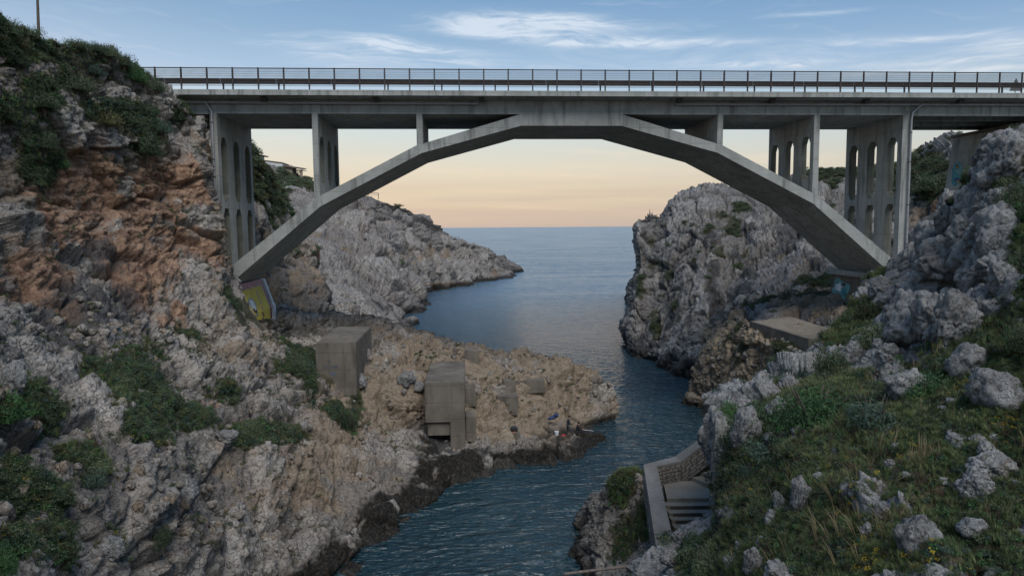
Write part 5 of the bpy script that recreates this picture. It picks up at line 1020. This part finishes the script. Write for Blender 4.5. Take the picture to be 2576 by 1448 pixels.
src(C_GRASS, leaves(60, (.16, .16, .13), .030, 5, 125), L_OLIVE); src(C_GRASS, leaves(70, (.17, .17, .15), .028, 5, 126, asp=.6), L_GREEN); src(C_GRASS, leaves(60, (.16, .16, .15), .026, 5, 127), L_DARK); src(C_GRASS, leaves(60, (.15, .15, .14), .026, 5, 129), L_BLUE); src(C_GRASS, tuft(16, .30, 128, .1, .004, .9), L_BROWN)
for s in range(3): src(C_FAR, leaves(260, (1.2, 1.2, .8), .11, 8, 130 + s), (L_DARK, L_DARK, L_OLIVE)[s])
src(C_YEL, leaves(26, (.14, .14, .12), .020, 4, 140, asp=.9), L_YEL)

t = TT['rocky_cliff']; up_ = np.clip(t['N'][:, 2] * 1.2 + .35, .05, 1); nz = fbm(t['P'], 1.6, 3, 300); vg = t['M']['veg']; zok = (t['P'][:, 2] > 1.5) & clear(t['P'])
far_ = np.clip(((t['P'] - np.array([0, 0, CAM_H])) @ Fv) / 35, .35, 1.3)
P, N, i = pick(t, np.clip(vg - .30, 0, 1) ** 1.1 * (.35 + nz).clip(.03, 1.5) / far_ ** 1.0, 13000, 1, zok); scatter('scrub', 'dense dark green scrub growing in patches on the left cliff', P, N, rng.uniform(.45, 1.15, len(P)) * (.5 + .5 * far_[i]), C_SCRUB, 1)
P, N, i = pick(t, (.035 + .7 * np.clip(vg - .02, 0, .4)) * np.clip(nz + .15, 0, 1) * up_ / far_, 9500, 2, zok); scatter('cliff_plants', 'small olive tufts rooted in the cracks of the left cliff', P, N, rng.uniform(.22, .95, len(P)) * (.5 + .5 * far_[i]), C_OLV, 2)
P, N, i = pick(t, np.clip(vg - .1, 0, 1) * (t['px'] < 700) / far_, 9000, 3, zok); scatter('grass', 'low grass and weeds between the left bank rocks', P, N, rng.uniform(.5, 1.3, len(P)), C_GRASS, 3)
P, N, i = pick(t, np.clip(vg - .15, 0, 1) * np.clip(nz, 0, 1) / far_, 900, 4, zok & (t['py'] > 800)); scatter('yellow_flowers', 'scattered yellow blossoms in the left bank scrub', P, N, rng.uniform(.6, 1.2, len(P)), C_YEL, 4)
t = TT['grassy_slope']; nz = fbm(t['P'], 1.1, 3, 301); gr = t['M']['grass']; ok = clear(t['P']); dd = ((t['P'] - np.array([0, 0, CAM_H])) @ Fv); wd = 1 / np.clip(dd / 18, .4, 2) ** 1.3
P, N, i = pick(t, np.clip(gr - .15, 0, 1) * (.6 + .5 * nz).clip(.05, 2) * wd, 52000, 5, ok); scatter('grass', 'thick rough grass and herbs covering the right slope', P, N, rng.uniform(.45, 1.2, len(P)) * np.clip(dd[i] / 20, .6, 1.5), C_GRASS, 5, .5)
P, N, i = pick(t, np.clip(gr + .12, 0, 1) * np.clip(nz + .05, 0, 1) ** 1.3 * wd, 7500, 6, ok); scatter('scrub', 'low scrub scattered over the right slope', P, N, rng.uniform(.3, .95, len(P)) * np.clip(dd[i] / 22, .5, 1.3), C_SCRUB, 6, .6)
P, N, i = pick(t, np.clip(t['M']['veg'] - .1, 0, 1) * (.5 + nz).clip(.1, 2) * wd, 4200, 16, ok); scatter('scrub', 'dense mixed scrub in the middle of the right slope', P, N, rng.uniform(.35, 1.1, len(P)) * np.clip(dd[i] / 22, .5, 1.3), C_SCRUB, 16, .6)
P, N, i = pick(t, np.clip(gr, 0, 1) * np.clip(fbm(t['P'], .9, 2, 333), 0, 1) * wd, 1500, 7, ok); scatter('yellow_flowers', 'yellow blossoms scattered in the grass of the right slope', P + [0, 0, .08], N, rng.uniform(.35, .9, len(P)), C_YEL, 7)
for nm, n, sc2, lab in (('gorge_wall', 1500, 1.0, 'dark scrub clinging to the gorge wall behind the left pier'), ('sea_cliff', 5200, .75, 'dark scrub on top of the right sea cliff and hillside'), ('headland', 1500, 1.6, 'scrub on the crest of the distant headland')):
    t = TT[nm]; nz = fbm(t['P'], 3.0, 3, 302); P, N, i = pick(t, (np.clip(t['M']['veg'] - .25, 0, 1) + .012 * np.clip(fbm(t['P'], 1.5, 3, 340) - .1, 0, 1)) * (.5 + nz).clip(.05, 2), n, 8, t['P'][:, 2] > 3); scatter('scrub', lab, P, N, rng.uniform(.35, .95, len(P)) * sc2, C_FAR, 8)
t = TT['cove_rock']; P, N, i = pick(t, np.clip(t['M']['grass'] - .2, 0, 1) + .3 * np.clip(t['M']['veg'] - .3, 0, 1), 2600, 9, (t['P'][:, 2] > 1.5) & clear(t['P'])); scatter('grass', 'green grass topping the small rock bluff below the parapet', P, N, rng.uniform(.6, 1.4, len(P)), C_GRASS, 9, .6)
t = TT['terrace_rock']; P, N, i = pick(t, np.clip(t['M']['veg'] - .25, 0, 1), 500, 10, t['P'][:, 2] > 1.5); scatter('scrub', 'olive bushes hanging on the tan bluff below the terrace wall', P, N, rng.uniform(.5, 1.3, len(P)), C_OLV, 10)

# ---------------------------------------------------------------- boulders, each a thing
def boulder_mesh(seed, sub=5):
    import bmesh
    bm = bmesh.new(); bmesh.ops.create_icosphere(bm, subdivisions=sub, radius=1.0); P = np.array([v.co[:] for v in bm.verts])
    F_ = [[v.index for v in f.verts] for f in bm.faces]; bm.free()
    g_ = np.random.default_rng(seed); D = g_.normal(size=(14, 3)); D /= np.linalg.norm(D, axis=1)[:, None]; of = g_.uniform(.62, .95, 14)
    Q = P.copy(); k = (Q @ D.T) / of; s = np.maximum(k.max(1), .75); Q = (Q / s[:, None]) * .62 + P * .36           # cut by planes: angular
    f1, f2, hid, off = worley(Q + seed, .5, seed); f3, f4, hid2, _ = worley(Q + seed, .16, seed + 3)
    h = .15 * fbm(Q + seed, .8, 4, seed, .62) + .15 * (hid - .5) - .13 * np.clip(1 - (f2 - f1) / .13, 0, 1) + .035 * (hid2 - .5) - .035 * np.clip(1 - (f4 - f3) / .2, 0, 1) - .09 * np.clip(fbm(Q + seed, .16, 2, seed + 9) - .25, 0, 1)
    Q = Q + P * h[:, None]; me = mesh_np('boulder', Q, F_, True); fattr(me, 'block', hid); me.materials.append(M_BOULDER); return me
BM = [boulder_mesh(500 + i, 5 if i < 5 else 4) for i in range(9)]
def boulder(i, x0, y0, x1, y1, label, depth=1.0, group=None, yaw=None, base=.85):
    cx, cy = (x0 + x1) / 2, y0 + (y1 - y0) * base; G0 = ground(cx, cy, 6); d = (G0 - np.array([0, 0, CAM_H])) @ Fv
    w_, h_ = (x1 - x0) * d / FPX / 2, (y1 - y0) * d / FPX / 2 * 1.08; dp = min(w_, h_ * 1.3) * depth
    c = un(cx, (y0 + y1) / 2, Y=G0[1] + dp * .25) - np.array([0, 0, h_ * .12]); o = link('boulder', BM[i % 9]); r = random.Random(i * 7 + int(x0))
    o.location = c; o.scale = (w_ * 1.04, dp, h_ * 1.04); o.rotation_euler = (r.uniform(-.12, .12), r.uniform(-.12, .12), r.uniform(-.2, .2)); return tag(o, label, 'boulder', group or 'grey boulders on the right slope')
BL = [
 (2300, 600, 2475, 740, 'broad pitted grey outcrop below the right bridge foot'),
 (2385, 520, 2480, 640, 'grey rock column right of the outer pier foot'), (2430, 430, 2520, 540, 'pale pitted rock wall under the graffiti abutment'),
 (2480, 330, 2600, 460, 'pale rock at the right picture edge just under the deck'),
 (2345, 725, 2470, 870, 'large cracked boulder right of the tall outcrop'),
 (2390, 858, 2482, 955, 'pitted boulder with a small green plant growing on it'), (2432, 918, 2566, 1032, 'big round pitted boulder near the right edge'),
 (2232, 915, 2340, 1008, 'grey boulder at the foot of the tall outcrop'), (2128, 858, 2170, 906, 'grey rock left of the tall outcrop'), (2192, 852, 2230, 880, 'small round boulder left of the tall outcrop'),
 (1886, 960, 1962, 1010, 'pale rock left of the bright green spurge bush'), (1930, 1003, 1980, 1048, 'rock tucked below the left side of the spurge bush'), (1836, 1022, 1908, 1130, 'grey rock shelf above the stairway cliff'),
 (1786, 1040, 1836, 1210, 'tall pale rock face dropping to the stone stairs'), (1990, 1068, 2020, 1092, 'little rock in the silvery plants'),
 (2376, 1082, 2436, 1132, 'grey boulder at left of the right hand boulder cluster'), (2438, 1086, 2480, 1122, 'small boulder behind the cluster near the right edge'), (2488, 1090, 2512, 1110, 'smallest boulder behind the right hand cluster'),
 (2458, 1110, 2505, 1150, 'rounded boulder on top of the long pale slab'), (2428, 1136, 2550, 1210, 'long pale slab boulder near the right edge'), (2416, 1184, 2494, 1256, 'round boulder in front of the long pale slab'),
 (1986, 1200, 2040, 1292, 'jagged standing rock in the middle of the grass slope'), (1942, 1232, 1976, 1290, 'narrow jagged rock left of the standing rock'), (1924, 1278, 1956, 1322, 'low pitted rock left of the standing rock'),
 (2126, 1216, 2156, 1248, 'little pale rock alone in the grass'), (2258, 1276, 2362, 1402, 'big pitted boulder in the lower right grass'), (2226, 1154, 2250, 1174, 'tiny pale rock high in the grass'),
 (2268, 1186, 2294, 1204, 'tiny rock beside the dry brown shrub'), (2196, 1260, 2236, 1296, 'small rock half hidden left of the big lower boulder'), (2166, 1316, 2192, 1346, 'small pale rock left of the big lower boulder'),
 (1866, 1382, 1922, 1452, 'white rock at the bottom edge near the stairs'), (1918, 1408, 1998, 1470, 'grey rock at the bottom edge of the grass slope'), (2414, 1300, 2484, 1348, 'flat grey rock in the lower right grass'),
 (2356, 1196, 2386, 1218, 'small white rock left of the round boulder'), (1822, 1160, 1850, 1200, 'small rock on the edge above the stairs'),
(1690, 1335, 1726, 1362, 'pale boulder at the bottom of the stairway'), (1655, 1378, 1710, 1420, 'squared rock at the near end of the parapet')]
# one rough outcrop made of many joined lumps of rock
oc = empty('rock_outcrop', tuple(ground(2420, 640)), 'rugged pale limestone outcrop climbing the right edge of the slope up to the bridge abutment', 'rock outcrop')
def lumps(e, spots, k0):
    for i, (cx, cy, w_, h_) in enumerate(spots):
        G0 = ground(cx, cy, 6); d = (G0 - np.array([0, 0, CAM_H])) @ Fv; r = random.Random(k0 + i); sx = w_ * d / FPX / 2; sz = h_ * d / FPX / 2
        o = bpy.data.objects.new('rock', BM[(i * 5 + k0) % 9]); COL.objects.link(o); o.parent = e; o.matrix_parent_inverse = Matrix.Translation(e.location).inverted()
        o.location = G0 + np.array([0, sx * .35, -sz * .15]); o.scale = (sx * 1.15, sx * 1.0, sz * 1.15); o.rotation_euler = (r.uniform(-.5, .5), r.uniform(-.4, .4), r.uniform(0, 6.28))
rr = random.Random(77); spots = []
for (cx, cy, rx, ry, n, s0, s1) in [(2330, 690, 60, 60, 9, 60, 120), (2400, 600, 60, 60, 8, 60, 110), (2460, 480, 60, 70, 9, 60, 110), (2540, 400, 50, 60, 7, 60, 110), (2480, 600, 60, 60, 7, 60, 120), (2360, 800, 60, 60, 8, 60, 120), (2440, 760, 50, 60, 6, 70, 120), (2270, 800, 30, 80, 5, 50, 100), (2520, 570, 40, 60, 6, 70, 120), (2510, 720, 50, 60, 5, 70, 120), (2250, 730, 30, 30, 3, 40, 80)]:
    for _ in range(n): sz = rr.uniform(s0, s1); spots.append((cx + rr.uniform(-rx, rx), cy + rr.uniform(-ry, ry), sz, sz * rr.uniform(.7, 1.3)))
lumps(oc, spots, 1)
oc2 = empty('rock_outcrop', tuple(ground(1900, 1050)), 'broken grey rock ledge along the left edge of the grass slope above the cove', 'rock outcrop')
spots = []
for (cx, cy, rx, ry, n, s0, s1) in [(1820, 1070, 22, 60, 6, 40, 80), (1870, 1020, 50, 30, 7, 40, 80), (1930, 990, 60, 25, 6, 40, 70), (1822, 1150, 14, 30, 3, 30, 50), (2180, 880, 60, 30, 5, 30, 60), (1835, 1290, 20, 30, 3, 30, 50)]:
    for _ in range(n): sz = rr.uniform(s0, s1); spots.append((cx + rr.uniform(-rx, rx), cy + rr.uniform(-ry, ry), sz, sz * rr.uniform(.8, 1.6)))
lumps(oc2, spots, 4)
for i, (x0, y0, x1, y1, lab) in enumerate(BL): boulder(i, x0, y0, x1, y1, lab)
for i, (x0, y0, x1, y1, lab) in enumerate([(0, 905, 60, 1000, 'large pale boulder at the left picture edge'), (880, 935, 925, 975, 'round tan boulder left of the leaning rock slab'), (1000, 930, 1042, 972, 'tan boulder wedged left of the tall stepped block'), (1038, 955, 1070, 985, 'smaller tan boulder against the tall stepped block'),
                                           (430, 1190, 500, 1270, 'grey boulder below the dark green patch on the left bank'), (545, 1080, 600, 1110, 'grey rock at the right tip of the dark green patch'), (250, 1350, 310, 1400, 'grey boulder among bushes at bottom left')]):
    boulder(i + 3, x0, y0, x1, y1, lab, 1.0, 'boulders on the left bank')

# small loose stones nobody could count
C_STONE = bpy.data.collections.new('rubble_source')
for i in range(5):
    me_ = boulder_mesh(700 + i, 3); me_.materials.clear(); src(C_STONE, me_, M_ROCK if i < 3 else M_POINT)
t = TT['rocky_cliff']; P, N, i = pick(t, np.clip(t['N'][:, 2] - .1, .02, 1) * np.clip(fbm(t['P'], 2.0, 3, 310) + .25, .02, 1) * (t['py'] > 760), 2600, 11, (t['P'][:, 2] > .7) & (t['M']['wet'] < .12) & clear(t['P'])); scatter('rubble', 'loose stones and rubble lying on the left bank and point', P, N, rng.uniform(.05, .32, len(P)) ** 1.2, C_STONE, 11)
C_STONE2 = bpy.data.collections.new('stone_source')
for i in range(4):
    me_ = boulder_mesh(710 + i, 3); me_.materials.clear(); src(C_STONE2, me_, M_BOULDER)
t = TT['grassy_slope']; P, N, i = pick(t, np.clip(fbm(t['P'], 1.5, 3, 311) + .1, .0, 1) * wd, 350, 12, clear(t['P'])); scatter('stones', 'small grey stones poking out of the grass of the right slope', P, N, rng.uniform(.05, .24, len(P)), C_STONE2, 12, .4)
C_STALK = bpy.data.collections.new('dry_stalk_source')
for s_ in range(3): src(C_STALK, tuft(7, .75, 720 + s_, .12, .005, .55), leaf_mat('dry_stalk', (.16, .12, .06), (.28, .22, .12), (.40, .33, .20)) if s_ == 0 else bpy.data.materials['dry_stalk'])
P, N, i = pick(t, np.clip(t['M']['grass'] - .1, 0, 1) * np.clip(fbm(t['P'], 1.4, 3, 312), 0, 1) * wd, 450, 13, clear(t['P'])); scatter('dry_stalks', 'tall dry straw coloured stalks in the grass of the right slope', P, N, rng.uniform(.4, 1.0, len(P)), C_STALK, 13, .7)
t = TT['terrace_rock']; P, N, i = pick(t, np.ones(len(t['P'])) * np.clip(t['N'][:, 2], .05, 1), 500, 14, t['P'][:, 2] > 2); scatter('rubble', 'loose tan stones on the bluff below the terrace', P, N, rng.uniform(.08, .3, len(P)), C_STONE, 14)

# ---------------------------------------------------------------- shrubs and small trees, each a thing
CR = {('d', k): leaves(3600, (1, 1, .85), .034, 9, 200 + k) for k in range(3)}
CR.update({('b', 0): leaves(3000, (1, 1, .72), .042, 12, 210, asp=.3), ('b', 1): leaves(2600, (1, 1, .8), .055, 9, 211, asp=.3), ('o', 0): leaves(1500, (1, 1, .8), .042, 9, 212), ('s', 0): leaves(1100, (1, 1, .7), .07, 9, 213, asp=.22)})
MATS = {'d': L_DARK, 'b': L_GREEN, 'o': L_OLIVE, 's': L_BLUE, 'r': L_BROWN}; CR[('r', 0)] = leaves(900, (1, 1, .8), .06, 9, 214, asp=.12)
for k, me in CR.items(): me.materials.append(MATS[k[0]])
def stem_mesh(seed, n=6):
    r = random.Random(seed); mb = MB()
    for i in range(n):
        a = r.uniform(0, 6.28); q = r.uniform(.25, .6); mb.tube([(0, 0, -.3), (math.cos(a) * q * .35, math.sin(a) * q * .35, .12), (math.cos(a) * q, math.sin(a) * q, r.uniform(.35, .6))], [.035, .025, .010], 6)
    return mb.mesh('stem')
ST = [stem_mesh(i) for i in range(3)]
for m_ in ST: m_.materials.append(M_TRUNK)
def shrub(kind, v, x0, y0, x1, y1, label, name='shrub', cat='shrub', group=None, Y=None):
    if group == gR and x0 < 2300: mx_, q_ = (x0 + x1) / 2, (x1 - x0) * .62; x0, x1, y0 = mx_ - q_, mx_ + q_, y0 - (y1 - y0) * .1
    cx = (x0 + x1) / 2; G0 = ground(cx, y1 - (y1 - y0) * .25, 6) if Y is None else un(cx, y1, Y=Y); d = (G0 - np.array([0, 0, CAM_H])) @ Fv; w_ = (x1 - x0) * d / FPX / 2 * 1.1; h_ = (y1 - y0) * d / FPX
    b = (ground(cx, y1 - 3, 6) + np.array([0, 0, -.05])) if Y is None else G0; r = random.Random(int(cx * 3 + y0)); e = empty(name, tuple(b), label, cat, group, r.uniform(0, 6.28)); e.scale = (w_ * 1.12, w_ * 1.12, max(h_, .3) * 1.2)
    for nm, me in (('foliage', CR[(kind, v)]), ('stem', ST[v % 3])): o = bpy.data.objects.new(nm, me); COL.objects.link(o); o.parent = e; o['tint'] = r.random()
    return e
gL, gR = 'evergreen bushes along the left ridge', 'bushes on the right slope'
SH = [('d', 0, -20, 22, 55, 80, 'dark evergreen bush at the top left picture corner', gL), ('d', 1, 45, 52, 118, 95, 'dark evergreen bush left of the utility pole foot', gL), ('o', 0, 10, 85, 80, 125, 'olive bush below the top left corner bushes', gL),
      ('d', 2, 165, 84, 225, 122, 'dark bush on the ridge right of the utility pole', gL), ('d', 0, 215, 92, 262, 124, 'small dark bush in the middle of the left ridge', gL), ('d', 1, 250, 98, 312, 150, 'tall dark bush on the falling part of the left ridge', gL),
      ('d', 2, 285, 120, 345, 172, 'round dark bush next on the falling ridge', gL), ('b', 1, 318, 152, 372, 205, 'green bush near the left end of the bridge railing', gL), ('d', 0, 368, 188, 424, 236, 'dark bush overlapping the left end of the bridge deck', gL),
      ('s', 0, 205, 150, 262, 190, 'grey green bush below the left ridge', 'bushes on the left cliff'), ('d', 1, 140, 165, 240, 225, 'large dark bush on the upper left cliff', 'bushes on the left cliff'), ('d', 2, 70, 215, 160, 275, 'dark bush at the upper end of the green ledge', 'bushes on the left cliff'),
      ('o', 0, 225, 250, 320, 310, 'olive bush in the middle of the green ledge', 'bushes on the left cliff'), ('d', 0, 320, 300, 415, 385, 'dark bush at the lower end of the green ledge', 'bushes on the left cliff'), ('s', 0, 370, 262, 440, 330, 'grey green bush above the lower end of the green ledge', 'bushes on the left cliff'),
      ('d', 1, 440, 270, 475, 306, 'small dark bush on the cliff edge under the deck', 'bushes on the left cliff'), ('b', 1, 120, 385, 180, 425, 'bright green bush halfway down the left cliff', 'bushes on the left cliff'), ('d', 2, 80, 300, 150, 380, 'dark bush in the cleft of the left cliff', 'bushes on the left cliff'),
      ('b', 1, -30, 975, 70, 1060, 'green bush at the left picture edge above mid slope', 'bushes on the left bank'), ('s', 0, 180, 1145, 270, 1215, 'grey green bush in the lower left scrub', 'bushes on the left bank'), ('s', 0, 60, 1145, 130, 1200, 'pale bush near the lower left picture edge', 'bushes on the left bank'),
      ('b', 1, -30, 1350, 40, 1440, 'green bush in the bottom left corner', 'bushes on the left bank'), ('d', 1, 385, 1290, 445, 1370, 'dark bush between pale rocks on the lower left bank', 'bushes on the left bank'), ('d', 0, 715, 880, 780, 935, 'green bush left of the big graffiti block', 'bushes on the left bank'),
      ('o', 0, 790, 895, 830, 920, 'low olive bush at the foot of the graffiti block', 'bushes on the left bank'), ('d', 2, 855, 1000, 905, 1075, 'dark drooping bush on the rock edge left of the tall block', 'bushes on the left bank'), ('o', 0, 895, 965, 918, 1002, 'small bush at the lower corner of the graffiti block', 'bushes on the left bank'),
      ('b', 0, 1955, 925, 2135, 1060, 'big bright green spurge bush in the middle of the right slope', gR), ('s', 0, 1925, 915, 2010, 965, 'grey green bush left behind the bright spurge', gR), ('d', 1, 2050, 862, 2130, 935, 'dark bush right behind the bright spurge', gR), ('s', 0, 2135, 955, 2250, 1065, 'blue green bush right of the bright spurge', gR),
      ('b', 1, 2290, 925, 2385, 1000, 'green bush between the grey boulders', gR), ('b', 1, 1800, 1000, 1850, 1050, 'green bush on the corner above the stairway cliff', gR), ('s', 0, 1880, 1075, 1990, 1140, 'silvery plant with long leaves below the spurge', gR), ('s', 0, 1860, 1130, 1930, 1185, 'silvery blue plant above the stairs', gR),
      ('d', 0, 2510, 430, 2600, 520, 'dark bush over the pale rock at the right edge', gR), ('d', 2, 2530, 590, 2620, 680, 'dark scrub bush at the right edge below the deck', gR), ('d', 1, 2540, 760, 2640, 880, 'dark bush at the right edge beside the cracked rock', gR), ('s', 0, 2458, 330, 2520, 400, 'grey bush on the pale rock in front of the abutment', gR),
      ('o', 0, 2150, 730, 2225, 800, 'olive bush below the right arch foot', gR), ('d', 0, 2150, 790, 2240, 870, 'dark bush left of the tall outcrop', gR), ('b', 1, 2440, 882, 2474, 906, 'small green plant on the pitted boulder', gR), ('r', 0, 2278, 1160, 2330, 1215, 'dry brown shrub in the grass slope', gR), ('b', 1, 2340, 745, 2390, 800, 'small green bush on the cracked boulder', gR),
      ('o', 0, 2240, 645, 2310, 690, 'yellow green bush at the foot of the outer pier', gR), ('r', 0, 1835, 1180, 1880, 1240, 'dry brown shrub above the landing', gR), ('d', 1, 1740, 1350, 1830, 1430, 'dark green shrub at the bottom right of the stairs', gR), ('b', 1, 2360, 1215, 2420, 1250, 'bright green rosette plant left of the round boulder', gR), ('b', 1, 2110, 1290, 2160, 1325, 'bright green rosette plant in the lower grass', gR),
      ('d', 2, 2290, 408, 2400, 480, 'dark bushes on the hill left of the graffiti abutment', 'hill bushes behind the bridge')]
for (k, v, x0, y0, x1, y1, lab, grp) in SH: shrub(k, v, x0, y0, x1, y1, lab, group=grp)
shrub('d', 0, 2282, 372, 2310, 400, 'tiny umbrella shaped tree on the hill right of the outer pier', 'small_tree', 'tree', Y=90)
for (x, y, h_, lab) in ((748, 438, 22, 'bare leafless bush right of the pergola house'), (727, 420, 12, 'small bare bush above the pergola roof')):
    b = un(x, y + 6, Y=208); e = empty('bare_bush', tuple(b), lab, 'bush', 'bare bushes by the far houses'); mb = MB(); r = random.Random(x); hh = h_ * 208 / FPX
    for i in range(9): a_ = r.uniform(-1, 1); mb.tube([b, b + np.array([a_ * hh * .3, r.uniform(-.5, .5), hh * .5]), b + np.array([a_ * hh * .7, r.uniform(-.8, .8), hh * r.uniform(.7, 1)])], [.10, .07, .03], 5)
    mb.build('twigs', M_TRUNK, e)
